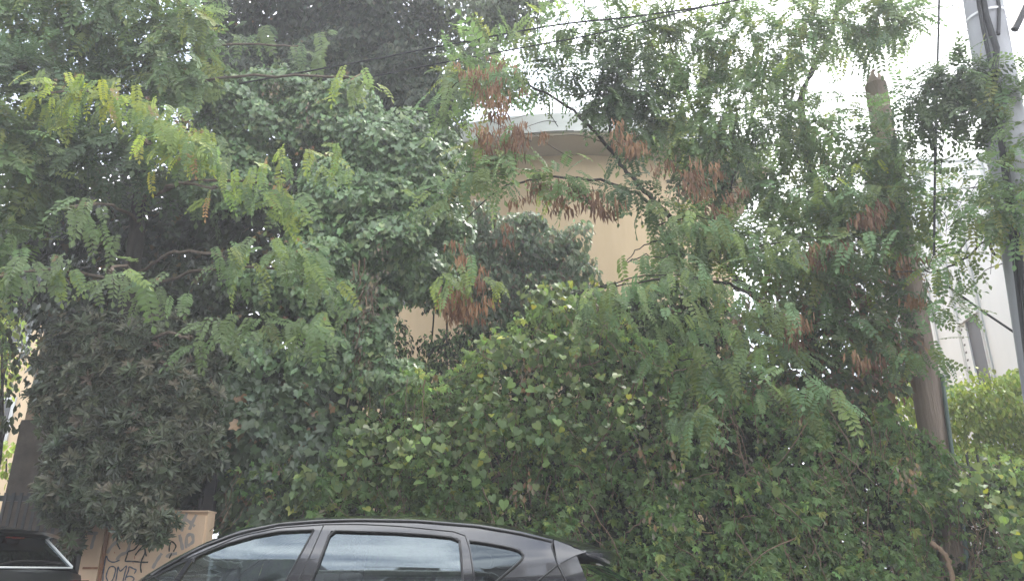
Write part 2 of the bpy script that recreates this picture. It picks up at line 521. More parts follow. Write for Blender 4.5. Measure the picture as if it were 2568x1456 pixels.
FROND_DENSITY = 2.0
def unit(v): return v / (np.linalg.norm(v, axis=-1, keepdims=True) + 1e-9)
def frames(tip, nrm):
    tip = unit(tip)
    nrm = unit(nrm - (nrm * tip).sum(-1, keepdims=True) * tip)
    return np.stack([np.cross(tip, nrm), tip, nrm], 1)          # rows x, y, z
def palette(pal, n, jit=.16):
    """pal: list of (weight, rgb)"""
    w = np.array([p[0] for p in pal], float); w /= w.sum()
    c = np.array([p[1] for p in pal], float)[rng.choice(len(pal), n, p=w)]
    c = c * np.exp(rng.normal(0, jit, (n, 1))) * np.exp(rng.normal(0, .05, (n, 3)))
    return np.clip(c, .004, .8)

class Leaves:
    """positions, frames, sizes and colours of the leaves of one plant"""
    def __init__(s): s.p, s.f, s.s, s.c = [], [], [], []
    def add(s, p, tip, nrm, size, col):
        s.p.append(p); s.f.append(frames(tip, nrm)); s.s.append(size); s.c.append(col); return s
    def build(s, parent, tmpl, material, part, mass, n_parts=300, tmpl_hi=None, variants=7):
        p, f, z, c = (np.concatenate(k) for k in (s.p, s.f, s.s, s.c))
        o0 = origin(parent)
        n = len(p)
        kind = rng.integers(0, len(tmpl), n)
        single = np.zeros(n, bool)
        if n_parts:
            u, v, d = project(p)
            ok = (u > -20) & (u < CW + 20) & (v > -20) & (v < CH + 20)
            score = z / d + rng.uniform(0, .15, n) * np.median(z / d)
            order = np.argsort(np.where(ok, -score, 9))
            single[order[:n_parts]] = True
            single &= ok
        V, F, C, b = [], [], [], 0
        for k, (tv, tf) in enumerate(tmpl):
            i = np.where((kind == k) & ~single)[0]
            if len(i) == 0: continue
            vv = np.einsum('vj,njk->nvk', tv, f[i]) * z[i, None, None] + (p[i] - o0)[:, None, :]
            V.append(vv.reshape(-1, 3)); C.append(np.repeat(c[i], len(tv), 0))
            F.append((tf[None] + (np.arange(len(i)) * len(tv))[:, None, None]).reshape(-1, 3) + b); b += len(i) * len(tv)
        if V:
            o = link(mass, mesh_np(mass, np.concatenate(V), np.concatenate(F), np.concatenate(C)), parent, material)
            o['kind'] = 'stuff'
        idx = np.where(single)[0]
        if len(idx):
            hi = tmpl_hi or tmpl
            reps = c[idx][rng.choice(len(idx), min(variants, len(idx)), replace=False)]
            cache = {}
            for i in idx:
                j = int(np.argmin(((reps - c[i]) ** 2).sum(1)))
                key = (int(kind[i]), j)
                if key not in cache:
                    tv, tf = hi[key[0]]
                    me = mesh_np(part, tv, tf, np.repeat(reps[j][None], len(tv), 0))
                    me.materials.append(material); cache[key] = me
                o = link(part, cache[key], parent)
                m4 = np.eye(4); m4[:3, :3] = f[i].T * z[i]; m4[:3, 3] = p[i] - o0
                o.matrix_basis = Matrix(m4.tolist())
        return n

def lumps(u, seed, amp=.16):
    r = np.random.default_rng(seed)
    t = np.zeros(len(u))
    for k in range(4):
        w = r.normal(0, 1, 3); w = w / np.linalg.norm(w) * r.uniform(3, 9)
        t += np.sin(u @ w + r.uniform(0, 6.28))
    return 1 + amp * t / 1.6

def clump_points(cl, n, shell=.14, inner=.3, front=.65):
    px, py, rx, ry, Y, rd = cl
    m = mpp(px, py, Y)
    c, rad = P(px, py, Y), np.array((rx * m, rd, ry * m))
    u = unit(rng.normal(0, 1, (n, 3)))
    flip = (u[:, 1] > 0) & (rng.random(n) < front)
    u[flip, 1] *= -1
    s = 1 - np.abs(rng.normal(0, shell, n))
    k = rng.random(n) < inner
    s[k] = rng.uniform(.35, .95, k.sum())
    s = np.clip(s, .2, 1.2) * lumps(u, int(abs(px * 7 + py * 13)))
    return c + u * rad * s[:, None], unit(u / rad)

def ivy_clump(L, cl, n, size, pal, out=.8, **kw):
    p, o = clump_points(cl, n, **kw)
    nrm = o * out + np.array((0, -.15, .45)) + rng.normal(0, .38, (n, 3))
    tip = np.array((0, -.12, -1.0)) + o * .25 + rng.normal(0, .38, (n, 3))
    L.add(p, tip, nrm, size * np.exp(rng.normal(0, .25, n)), palette(pal, n) * rng.uniform(.88, 1.12))
def frond_clump(L, cl, n, size, pal, **kw):
    kw = {'shell': .25, 'inner': .5, 'front': .6, **kw}
    n = int(n * FROND_DENSITY)
    p, o = clump_points(cl, n, **kw)
    tip = o * .55 + np.array((0, -.12, -.35)) + rng.normal(0, .5, (n, 3))
    nrm = np.array((0, -.25, 1.0)) + o * .3 + rng.normal(0, .4, (n, 3))
    L.add(p, tip, nrm, size * np.exp(rng.normal(0, .22, n)), palette(pal, n) * rng.uniform(.88, 1.12))
def spray(L, poly, Y, n, size, pal, drop=0.0, thick=.10, pal2=None):
    """fronds drooping from a branch end that runs along poly; pal2 for its first third"""
    w = resample([P(x, y, Y + .12 * math.sin(x * .02)) for x, y in poly], 60)
    u = rng.random(n)
    base = w[(u * 59).astype(int)] + rng.normal(0, 1, (n, 3)) * (thick, thick * 1.8, thick * .5)
    base[:, 2] -= rng.random(n) ** 1.6 * drop
    ax = unit(w[-1] - w[0])
    tip = ax * (rng.normal(.1, .45, (n, 1))) + np.array((0, -.42, -.62)) + rng.normal(0, .26, (n, 3))
    nrm = np.array((0, -.55, .85)) + rng.normal(0, .25, (n, 3))
    col = palette(pal, n)
    if pal2 is not None:
        k = u < .4 + rng.normal(0, .1, n)
        col[k] = palette(pal2, int(k.sum()))
    L.add(base, tip, nrm, size * np.exp(rng.normal(0, .16, n)), col)
    return w

# ------------------------------------------------------------------ palettes (leaf colours)
ROB = [(5, (.135, .203, .090)), (3, (.165, .238, .102)), (1.4, (.21, .265, .088))]
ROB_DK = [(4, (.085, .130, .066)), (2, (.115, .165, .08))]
ROB_BLUE = [(4, (.122, .185, .088)), (2, (.150, .215, .10)), (1, (.18, .23, .09))]
ROB_YEL = [(4, (.36, .42, .085)), (3, (.27, .35, .085)), (3, (.18, .26, .085))]
ROB_YG = [(3, (.22, .29, .085)), (4, (.155, .235, .085)), (.35, (.30, .22, .11))]
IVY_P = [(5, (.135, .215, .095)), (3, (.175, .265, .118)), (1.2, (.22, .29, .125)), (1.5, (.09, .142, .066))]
IVY_SHADE = [(5, (0.040, 0.053, 0.028)), (3, (0.053, 0.072, 0.034)), (.4, (0.115, 0.093, 0.038))]  # dark leaf tones with the shade of recesses put into the colour
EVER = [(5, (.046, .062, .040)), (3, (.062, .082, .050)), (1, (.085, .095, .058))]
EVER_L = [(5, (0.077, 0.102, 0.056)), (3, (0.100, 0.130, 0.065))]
PITT = [(4, (.105, .125, .075)), (3, (.138, .150, .092)), (2, (.088, .116, .062)), (1.4, (.190, .170, .115)), (1, (.060, .074, .044))]
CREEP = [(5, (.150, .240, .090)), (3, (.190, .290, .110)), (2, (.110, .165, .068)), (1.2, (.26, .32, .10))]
HEARTS = [(5, (.130, .185, .070)), (3, (.175, .235, .078)), (.7, (.29, .32, .075)), (3, (.100, .150, .066))]
GREYG = [(4, (.150, .210, .125)), (3, (.120, .175, .092)), (2, (.22, .27, .18)), (1.5, (.18, .16, .10))]
BROWN = [(4, (0.248, 0.151, 0.086)), (3, (0.184, 0.118, 0.069)), (2, (0.322, 0.224, 0.127))]
DRY = [(4, (0.188, 0.161, 0.110)), (3, (0.121, 0.108, 0.076)), (2, (0.276, 0.242, 0.166))]
LIME = [(4, (0.256, 0.341, 0.078)), (3, (0.196, 0.275, 0.072)), (2, (0.332, 0.392, 0.104))]

def branch(parent, pts, r0, r1, name='branch', m='bark_dark', jit=.012, n=6):
    q = smooth_path(pts, 6, jit)
    return MB().tube(q, taper(len(q), r0, r1), n).build(name, M[m], parent, True)
def twigs(parent, starts, ends, r=.006, m='bark_dark', name='twigs'):
    b = MB()
    for a, e in zip(starts, ends):
        a, e = np.asarray(a), np.asarray(e)
        u, v, _ = project(e)
        if 1200 < u < 1640 and 380 < v < 690: continue
        if np.linalg.norm(e - a) > 1.0: a = e + (a - e) / np.linalg.norm(e - a) * rng.uniform(.3, .9)
        mid = (a + e) / 2 + rng.normal(0, .06, 3) + np.array((0, 0, .07))
        q = smooth_path([a, mid, e], 4)
        b.tube(q, taper(len(q), r, r * .4), 4, False)
    o = b.build(name, M[m], parent, True)
    o['kind'] = 'stuff'
    return o

# ------------------------------------------------------------------ dark evergreen tree behind
def ground_pt(px, Y): 
    x, f, u = ray(px, 1429)
    return np.array((x * Y / f, Y, .13))
b0 = ground_pt(830, 12.2)
t2 = thing('evergreen_tree', 'tall dark evergreen tree with fine dense foliage behind the ivy', 'tree', b0)
branch(t2, [b0, b0 + (0.05, 0, 3), b0 + (-.1, .1, 6), b0 + (.1, 0, 9.5), b0 + (0, 0, 12)], .26, .06, 'trunk', 'bark_dark')
L = Leaves()
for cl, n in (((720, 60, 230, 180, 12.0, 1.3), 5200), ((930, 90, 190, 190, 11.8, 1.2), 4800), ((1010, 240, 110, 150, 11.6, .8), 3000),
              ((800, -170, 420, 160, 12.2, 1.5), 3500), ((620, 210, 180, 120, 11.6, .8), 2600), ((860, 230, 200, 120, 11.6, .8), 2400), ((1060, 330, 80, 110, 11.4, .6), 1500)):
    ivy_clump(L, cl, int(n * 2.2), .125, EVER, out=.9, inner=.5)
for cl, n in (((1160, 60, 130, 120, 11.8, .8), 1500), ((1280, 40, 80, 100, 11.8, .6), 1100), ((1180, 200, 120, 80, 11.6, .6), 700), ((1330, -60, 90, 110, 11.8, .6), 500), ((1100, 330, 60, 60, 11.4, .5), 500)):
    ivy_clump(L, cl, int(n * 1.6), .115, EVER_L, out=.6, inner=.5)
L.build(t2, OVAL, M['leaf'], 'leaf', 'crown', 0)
for e in ((1250, 80), (1150, 40), (620, 30), (1010, 220), (1180, 190)):
    branch(t2, [b0 + (0, 0, 5.5), (b0 + (0, 0, 5.5) + P(*e, 11.8)) / 2 + (0, 0, .5), P(*e, 11.8)], .05, .012)

# ------------------------------------------------------------------ ivy-smothered tree
b0 = ground_pt(760, 9.9)
iv = thing('ivy_clad_tree', 'tree smothered from foot to top in glossy green ivy, left of the tan house', 'ivy', b0)
branch(iv, [b0, b0 + (.1, 0, 2), b0 + (-.1, 0, 4), b0 + (.05, 0, 6)], .22, .10, 'trunk', 'bark_dark')
L = Leaves()
for cl, n in (((610, 330, 150, 120, 9.7, .5), 3000), ((700, 250, 140, 75, 9.9, .5), 1900), ((830, 310, 150, 100, 9.7, .5), 2900), ((950, 400, 140, 130, 9.7, .6), 3300),
              ((1050, 470, 95, 130, 9.7, .5), 2200), ((890, 500, 150, 100, 9.4, .5), 2700), ((970, 600, 120, 100, 9.4, .5), 2200), ((800, 690, 120, 120, 9.3, .4), 1900),
              ((1040, 680, 90, 80, 9.6, .4), 1300), ((880, 790, 105, 120, 9.3, .4), 1900), ((930, 890, 65, 95, 9.2, .35), 1100), ((980, 960, 80, 70, 9.2, .4), 1100),
              ((570, 450, 130, 90, 9.6, .4), 1400), ((1110, 400, 70, 80, 10.2, .4), 900), ((560, 250, 80, 60, 10.0, .5), 900), ((1130, 590, 60, 90, 10.0, .4), 900),
              ((690, 730, 110, 60, 9.5, .4), 800), ((800, 930, 90, 70, 9.3, .3), 900), ((600, 900, 130, 70, 9.4, .3), 900)):
    ivy_clump(L, cl, int(n * 1.2), .079, IVY_P)
L.build(iv, IVY, M['leaf_gloss'], 'leaf', 'ivy_foliage', 300)
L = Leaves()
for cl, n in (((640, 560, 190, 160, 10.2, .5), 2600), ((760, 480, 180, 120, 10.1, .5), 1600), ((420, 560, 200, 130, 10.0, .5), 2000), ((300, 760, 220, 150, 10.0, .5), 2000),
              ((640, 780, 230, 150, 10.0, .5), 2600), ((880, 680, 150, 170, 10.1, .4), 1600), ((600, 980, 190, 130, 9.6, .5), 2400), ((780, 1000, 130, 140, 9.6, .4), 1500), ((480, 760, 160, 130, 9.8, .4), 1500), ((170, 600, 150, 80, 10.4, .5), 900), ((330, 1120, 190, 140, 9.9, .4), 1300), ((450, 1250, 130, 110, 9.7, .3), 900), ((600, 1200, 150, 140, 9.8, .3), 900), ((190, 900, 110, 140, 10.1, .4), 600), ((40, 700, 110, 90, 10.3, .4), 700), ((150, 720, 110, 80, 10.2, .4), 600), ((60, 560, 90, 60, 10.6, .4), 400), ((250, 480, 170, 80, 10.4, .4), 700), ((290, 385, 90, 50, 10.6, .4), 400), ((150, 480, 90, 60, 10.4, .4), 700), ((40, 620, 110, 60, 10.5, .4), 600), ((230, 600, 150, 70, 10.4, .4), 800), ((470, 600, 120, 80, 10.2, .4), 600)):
    ivy_clump(L, cl, n, .095, IVY_SHADE, inner=.5)
L.build(iv, IVY, M['leaf_gloss'], 'leaf', 'shade_toned_foliage', 0)  # inner leaves coloured dark to stand for shaded hollows
# dry stems hanging down its face
b = MB()
for k in range(26):
    a = P(905 + rng.normal(0, 14) , 640 + rng.uniform(0, 300), 8.95)
    e = a + np.array((rng.normal(-.05, .06), rng.normal(0, .04), -rng.uniform(.3, .8)))
    q = smooth_path([a, (a + e) / 2 + rng.normal(0, .05, 3), e], 5, .01)
    b.tube(q, taper(len(q), .012, .004), 4, False)
b.build('dry_stems', M['dry_stem'], iv, True)['kind'] = 'stuff'
L = Leaves()
for cx, cy, n in ((960, 625, 14), (945, 700, 30), (930, 750, 50), (920, 800, 40), (915, 860, 40), (915, 930, 40), (690, 220, 30), (770, 290, 20)):
    p = P(cx, cy, 8.95) + rng.normal(0, 1, (n, 3)) * (.06, .06, .14)
    L.add(p, np.array((0, 0, -1.0)) + rng.normal(0, .4, (n, 3)), np.array((0, -1.0, .3)) + rng.normal(0, .5, (n, 3)), np.full(n, .07), palette(DRY, n))
L.build(iv, DIAM, M['leaf_dry'], 'dry_leaf', 'dry_leaves', 0)

# low ivy curtain between gate post and hedge
b0 = ground_pt(690, 9.2)
lv = thing('ivy_curtain', 'dark large-leaved ivy curtain hanging beside the black gate post', 'ivy', b0)
branch(lv, [b0, b0 + (.05, 0, 1.2), b0 + (-.1, 0, 2.6)], .05, .02, 'stem', 'bark')
L = Leaves()
for cl, n in (((650, 1090, 140, 120, 9.05, .35), 1100), ((620, 1220, 90, 110, 9.0, .3), 700), ((760, 1180, 100, 130, 9.05, .3), 800), ((690, 1300, 140, 90, 9.0, .3), 800), ((560, 1010, 120, 90, 9.2, .3), 700), ((760, 1060, 110, 90, 9.2, .3), 700)):
    ivy_clump(L, cl, n, .115, [(5, (.062, .092, .048)), (3, (.085, .125, .06)), (.4, (.22, .14, .07))])
ivy_clump(L, (770, 1215, 50, 55, 8.75, .2), 70, .115, HEARTS, inner=.1)
L.build(lv, IVY, M['leaf_gloss'], 'leaf', 'foliage', 300)

# ------------------------------------------------------------------ false acacia at left
b0 = ground_pt(300, 9.3)
ta = thing('false_acacia_tree', 'feathery-leaved tree with drooping fronds, some yellow, at the left', 'tree', b0)
tp = [b0, P(300, 1000, 9.3), P(330, 700, 9.2), P(360, 400, 9.2), P(390, 140, 9.2), P(380, -200, 9.2)]
branch(ta, tp, .15, .04, 'trunk', 'bark_dark')
L = Leaves()
FS = .40
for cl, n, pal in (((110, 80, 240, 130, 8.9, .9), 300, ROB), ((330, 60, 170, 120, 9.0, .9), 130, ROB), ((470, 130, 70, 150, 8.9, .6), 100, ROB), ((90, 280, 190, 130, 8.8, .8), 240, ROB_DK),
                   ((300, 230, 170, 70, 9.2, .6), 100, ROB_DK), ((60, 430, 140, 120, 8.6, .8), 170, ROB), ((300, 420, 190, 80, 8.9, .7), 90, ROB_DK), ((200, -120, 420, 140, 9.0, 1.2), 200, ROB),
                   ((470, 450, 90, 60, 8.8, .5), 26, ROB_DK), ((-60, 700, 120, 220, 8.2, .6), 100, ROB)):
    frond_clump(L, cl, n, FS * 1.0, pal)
SPR = [([(120, 235), (200, 205), (300, 205), (420, 290), (520, 350)], 7.3, 170, FS * .70, ROB_YG, .26, ROB_YEL),
       ([(370, 360), (450, 335), (530, 360)], 7.1, 56, FS * .66, ROB_YG, .10, ROB_YEL),
       ([(530, 470), (640, 430), (730, 395), (860, 375)], 7.2, 44, FS * .66, ROB_YG, .10, None),
       ([(660, 460), (750, 480)], 7.1, 24, FS * .8, ROB_YG, .22, None),
       ([(545, 640), (640, 608), (760, 612), (815, 655)], 7.0, 62, FS * .72, ROB, .20, None),
       ([(770, 680), (850, 735)], 7.0, 10, FS * .7, ROB, .05, None),
       ([(470, 845), (560, 808), (700, 795), (830, 830)], 6.9, 44, FS * .74, ROB_BLUE, .03, None),
       ([(-30, 690), (110, 660), (250, 655)], 6.7, 30, FS * .8, ROB_BLUE, .04, None),
       ([(270, 680), (360, 690), (455, 735)], 6.7, 22, FS * .8, ROB_BLUE, .02, None),
       ([(180, 520), (255, 515)], 7.0, 12, FS * .9, ROB_BLUE, 0, None),
       ([(860, 195), (925, 195)], 8.4, 14, FS * .8, ROB_YG, 0, None),
       ([(560, 75), (690, 60)], 9.6, 14, FS, ROB_DK, .1, None), ([(735, 115), (850, 130)], 9.4, 16, FS, ROB_DK, 0, None),
       ([(460, 20), (520, 60)], 8.6, 24, FS, ROB, .3, None), ([(420, 160), (480, 200)], 8.6, 14, FS, ROB, .1, None)]
L2 = Leaves()
hub = P(340, 620, 8.9)
TOPDRY = Leaves()
for poly, Y, n, sz, pal, drop, pal2 in SPR:
    w = spray(L2, poly, Y, n, sz, pal, drop, pal2=pal2)
    a = P(350, min(900, max(120, poly[0][1] + 40)), 9.1)
    end = w[0] if abs(w[0][0] - a[0]) < abs(w[-1][0] - a[0]) else w[-1]
    oth = w[-1] if end is w[0] else w[0]
    branch(ta, [a, (a + end) / 2 + (0, 0, .15), end, (end + oth) / 2 + (0, .05, .02), oth], .022, .005, m='bark')
    k = max(3, n // 6)
    p = w[rng.integers(0, 60, k)] + rng.normal(0, .03, (k, 3)) + (0, -.08, .03)
    TOPDRY.add(p, np.array((0, -.2, -1.0)) + rng.normal(0, .5, (k, 3)), np.array((0, -1.0, .3)) + rng.normal(0, .3, (k, 3)), np.full(k, .055), palette(BROWN, k))
L2.build(ta, FROND, M['leaf'], 'frond', 'drooping_fronds', 300, FROND_HI)
L.build(ta, FROND, M['leaf'], 'frond', 'crown', 0)
TOPDRY.build(ta, PODS, M['leaf_dry'], 'seed_pods', 'withered_leaflets', 0)
twigs(ta, [P(340 + rng.normal(0, 40), y, 9.1) for y in rng.uniform(60, 600, 60)], [P(rng.uniform(-20, 560), rng.uniform(-20, 600), 8.9) for _ in range(60)], .009)

# ------------------------------------------------------------------ false acacia with pods, right of centre
b0 = ground_pt(2040, 9.7)
tb = thing('false_acacia_tree', 'airy feathery-leaved tree hung with brown seed pods in front of the house', 'tree', b0)
branch(tb, [b0, P(2045, 1100, 9.7), P(2040, 950, 9.7), P(2035, 800, 9.6), P(2060, 560, 9.6), P(2010, 260, 9.5), P(2090, 60, 9.4), P(2120, -120, 9.4)], .13, .02, 'trunk')
branch(tb, [P(2040, 960, 9.7), P(1960, 810, 9.3), P(1800, 650, 9.0), P(1655, 520, 8.8), P(1590, 450, 8.8), P(1545, 390, 8.8), P(1530, 290, 8.8), P(1560, 120, 8.8)], .048, .010)
branch(tb, [P(1655, 520, 8.8), P(1560, 470, 8.5), P(1450, 445, 8.3), P(1330, 452, 8.1), P(1240, 485, 8.0), P(1160, 560, 7.9)], .022, .006)
branch(tb, [P(1800, 650, 9.0), P(1812, 500, 9.0), P(1785, 380, 9.0), P(1700, 180, 9.0), P(1660, -20, 9.0)], .04, .01)
branch(tb, [P(1812, 520, 9.0), P(1850, 420, 8.9), P(1900, 250, 8.9), P(1940, 60, 8.9)], .025, .006)
branch(tb, [P(1545, 390, 8.8), P(1440, 280, 8.6), P(1300, 200, 8.5), P(1180, 200, 8.4)], .025, .006)
branch(tb, [P(1720, 640, 8.6), P(1660, 604, 8.4), P(1595, 630, 8.3), P(1558, 675, 8.2)], .012, .004)
branch(tb, [P(1960, 810, 9.3), P(1850, 720, 8.6), P(1700, 700, 8.0), P(1500, 720, 7.6)], .03, .006)
branch(tb, [P(1465, -30, 8.4), P(1465, 60, 8.4), P(1490, 130, 8.4)], .008, .004)
L = Leaves()
FR = .37
for cl, n, pal in (((1200, 195, 100, 45, 8.5, .4), 40, ROB), ((1270, 130, 130, 60, 8.7, .4), 26, ROB), ((1440, 70, 110, 80, 8.6, .4), 40, ROB), ((1400, 190, 110, 55, 8.7, .4), 40, ROB_DK),
                   ((1500, 270, 40, 45, 8.7, .3), 14, ROB_DK), ((1560, 220, 75, 90, 8.7, .5), 100, ROB_DK), ((1600, 90, 110, 80, 8.8, .5), 70, ROB), ((1730, 130, 130, 110, 8.8, .5), 84, ROB), ((1900, 110, 170, 110, 8.9, .6), 120, ROB),
                   ((2080, 70, 150, 70, 9.0, .5), 90, ROB), ((1710, 310, 140, 90, 8.9, .5), 100, ROB), ((1890, 300, 170, 110, 9.0, .6), 130, ROB), ((2050, 320, 120, 100, 9.1, .5), 60, ROB),
                   ((1820, 430, 130, 90, 9.0, .5), 55, ROB_DK), ((1980, 480, 140, 90, 9.1, .5), 85, ROB), ((2130, 480, 130, 110, 9.1, .5), 120, ROB), ((2060, 610, 200, 60, 8.9, .5), 120, ROB),
                   ((1770, 600, 140, 45, 8.6, .4), 90, ROB), ((1590, 350, 50, 50, 8.7, .3), 24, ROB_DK), ((2210, 60, 90, 50, 8.9, .4), 55, ROB), ((1800, -110, 500, 90, 9.0, .8), 200, ROB), ((1400, 450, 70, 22, 8.1, .2), 14, ROB), ((1540, 470, 60, 35, 8.4, .2), 14, ROB_DK), ((1640, 520, 50, 40, 8.6, .2), 14, ROB), ((1230, 400, 70, 50, 8.0, .2), 26, ROB), ((2195, 380, 70, 90, 8.7, .3), 40, ROB), ((2240, 540, 65, 90, 8.7, .3), 40, ROB), ((2270, 740, 40, 80, 8.7, .3), 9, ROB_DK), ((2060, 700, 150, 60, 8.8, .3), 40, ROB), ((1950, 860, 100, 70, 8.8, .3), 30, ROB), ((2160, 830, 100, 70, 8.8, .3), 30, ROB)):
    frond_clump(L, cl, n, FR * .92, pal)
L2 = Leaves()
for poly, Y, n, sz, pal, drop in (([(1065, 480), (1150, 430), (1270, 440)], 7.7, 50, .8, ROB, .14), ([(1090, 260), (1150, 205), (1260, 185)], 8.2, 30, .85, ROB, .05),
        ([(1110, 685), (1180, 665), (1265, 710)], 7.6, 18, .75, ROB_YG, .10), ([(1350, 425), (1460, 405)], 8.0, 8, .7, ROB, .02), ([(1450, 735), (1580, 695), (1700, 690), (1860, 705)], 7.5, 105, .70, ROB, .32),
        ([(1650, 565), (1750, 545), (1850, 575)], 8.0, 36, .85, ROB, .06), ([(1620, 800), (1760, 790), (1870, 850)], 7.7, 66, .68, ROB, .32), ([(1840, 720), (1960, 770)], 7.8, 22, .9, ROB_BLUE, .1),
        ([(1880, 625), (2050, 595), (2210, 600)], 8.1, 46, .9, ROB, .08), ([(2120, 420), (2210, 395)], 8.4, 7, .75, ROB_YEL, 0), ([(2000, 480), (2150, 480), (2300, 520)], 8.4, 46, .9, ROB, .10),
        ([(1670, 1040), (1770, 1035)], 7.8, 14, .85, ROB_BLUE, .03), ([(1900, 960), (2000, 935), (2090, 1000)], 7.9, 24, .9, ROB, .12), ([(1560, 650), (1700, 640)], 7.9, 20, .85, ROB, .05), ([(1700, 900), (1850, 930)], 7.9, 24, .9, ROB_BLUE, .12),
        ([(2200, 20), (2300, 40)], 8.6, 18, .95, ROB, .05), ([(2180, 90), (2200, 130)], 8.6, 10, .95, ROB_DK, .15), ([(2240, 860), (2330, 890)], 8.1, 14, .75, ROB_BLUE, .1)):
    w = spray(L2, poly, Y, n, FR * sz, pal, drop)
    if n > 18:
        branch(tb, [w[0], w[30] + (0, .03, .03), w[-1]], .008, .004)
L2.build(tb, FROND, M['leaf'], 'frond', 'drooping_fronds', 300, FROND_HI)
L.build(tb, FROND, M['leaf'], 'frond', 'crown', 0)
LP = Leaves()
for x, y, n, s in ((1180, 175, 5, .2), (1215, 200, 5, .2), (1260, 260, 6, .22), (1225, 330, 5, .2), (1300, 310, 5, .2), (1265, 370, 5, .2), (1350, 460, 5, .2), (1400, 500, 5, .2), (1550, 330, 5, .2), (1600, 370, 5, .2), (1720, 440, 5, .2), (1780, 440, 5, .2), (2010, 640, 5, .2), (2260, 660, 6, .2), (2290, 740, 5, .2), (2000, 830, 5, .22), (2180, 880, 5, .22), (1130, 740, 5, .22), (1200, 770, 4, .2), (1200, 185, 5, .2), (1245, 215, 6, .2), (1235, 245, 5, .2), (1200, 325, 5, .22), (1275, 290, 4, .2), (1290, 345, 6, .22), (1235, 375, 4, .2), (1320, 195, 3, .18), (1280, 320, 3, .2),
                   (1320, 475, 4, .2), (1370, 480, 4, .2), (1420, 485, 5, .2), (1450, 480, 4, .2), (1490, 500, 6, .24), (1520, 515, 5, .22), (1150, 610, 4, .2), (1140, 750, 5, .26), (1190, 690, 4, .2), (1175, 750, 6, .26), (1130, 780, 3, .2),
                   (2175, 530, 8, .26), (2195, 510, 5, .22), (2050, 625, 5, .22), (2090, 615, 5, .22), (1995, 790, 6, .24), (1890, 745, 3, .16), (1580, 345, 6, .24), (1760, 470, 6, .22), (1740, 410, 5, .22), (1690, 650, 3, .18), (1160, 640, 3, .2), (1270, 560, 3, .18), (2000, 1010, 2, .2),
                   (1380, 330, 3, .16), (1255, 165, 3, .18), (1670, 400, 4, .2), (1790, 500, 4, .2), (1840, 460, 3, .2)):
    p = P(x, y, 8.2 if x > 1300 else 7.8) + rng.normal(0, 1, (n, 3)) * (.07, .10, .05)
    LP.add(p, np.array((0, 0, -1.0)) + rng.normal(0, .12, (n, 3)), np.array((0, -1.0, 0)) + rng.normal(0, .3, (n, 3)), np.full(n, s) * rng.uniform(.8, 1.15, n), palette(BROWN, n))
LP.build(tb, PODS, M['leaf_dry'], 'seed_pods', 'seed_pod_mass', 300)
twigs(tb, [P(rng.uniform(1500, 2080), rng.uniform(120, 600), 9.0) for _ in range(80)], [P(rng.uniform(1150, 2250), rng.uniform(0, 640), 8.8) for _ in range(80)], .007)

# withered creeper wrapped round that tree and the wooden pole
b0 = ground_pt(2150, 9.5)
wc = thing('withered_creeper', 'half-withered brown creeper tangled between the tree trunk and wooden pole', 'creeper', b0)
L = Leaves(); LD = Leaves()
for cl, n in (((2010, 720, 130, 110, 9.5, .5), 520), ((2140, 730, 110, 130, 9.4, .4), 480), ((2255, 700, 50, 110, 9.4, .3), 300), ((1900, 850, 110, 90, 9.5, .4), 330), ((2080, 870, 130, 90, 9.4, .4), 420), ((2220, 880, 80, 100, 9.2, .3), 330), ((2130, 990, 140, 70, 9.2, .35), 420), ((1760, 470, 90, 90, 9.3, .3), 190), ((1960, 1000, 130, 80, 9.3, .35), 380)):
    ivy_clump(L, cl, n, .085, [(4, (.095, .130, .072)), (2, (.14, .17, .085)), (1, (.18, .20, .09))], inner=.6)
    ivy_clump(LD, cl, int(n * 1.3), .078, [(3, (.30, .21, .14)), (2, (.24, .15, .095)), (2, (.20, .16, .11))], inner=.6)
L.build(wc, IVY, M['leaf'], 'leaf', 'foliage', 150)
LD.build(wc, DIAM, M['leaf_dry'], 'dry_leaf', 'withered_leaves', 0)
twigs(wc, [b0 + (rng.normal(0, .35), rng.normal(0, .2), rng.uniform(.8, 2.8)) for _ in range(70)], [P(rng.uniform(1850, 2300), rng.uniform(600, 980), 9.3) for _ in range(70)], .008, 'dry_stem')

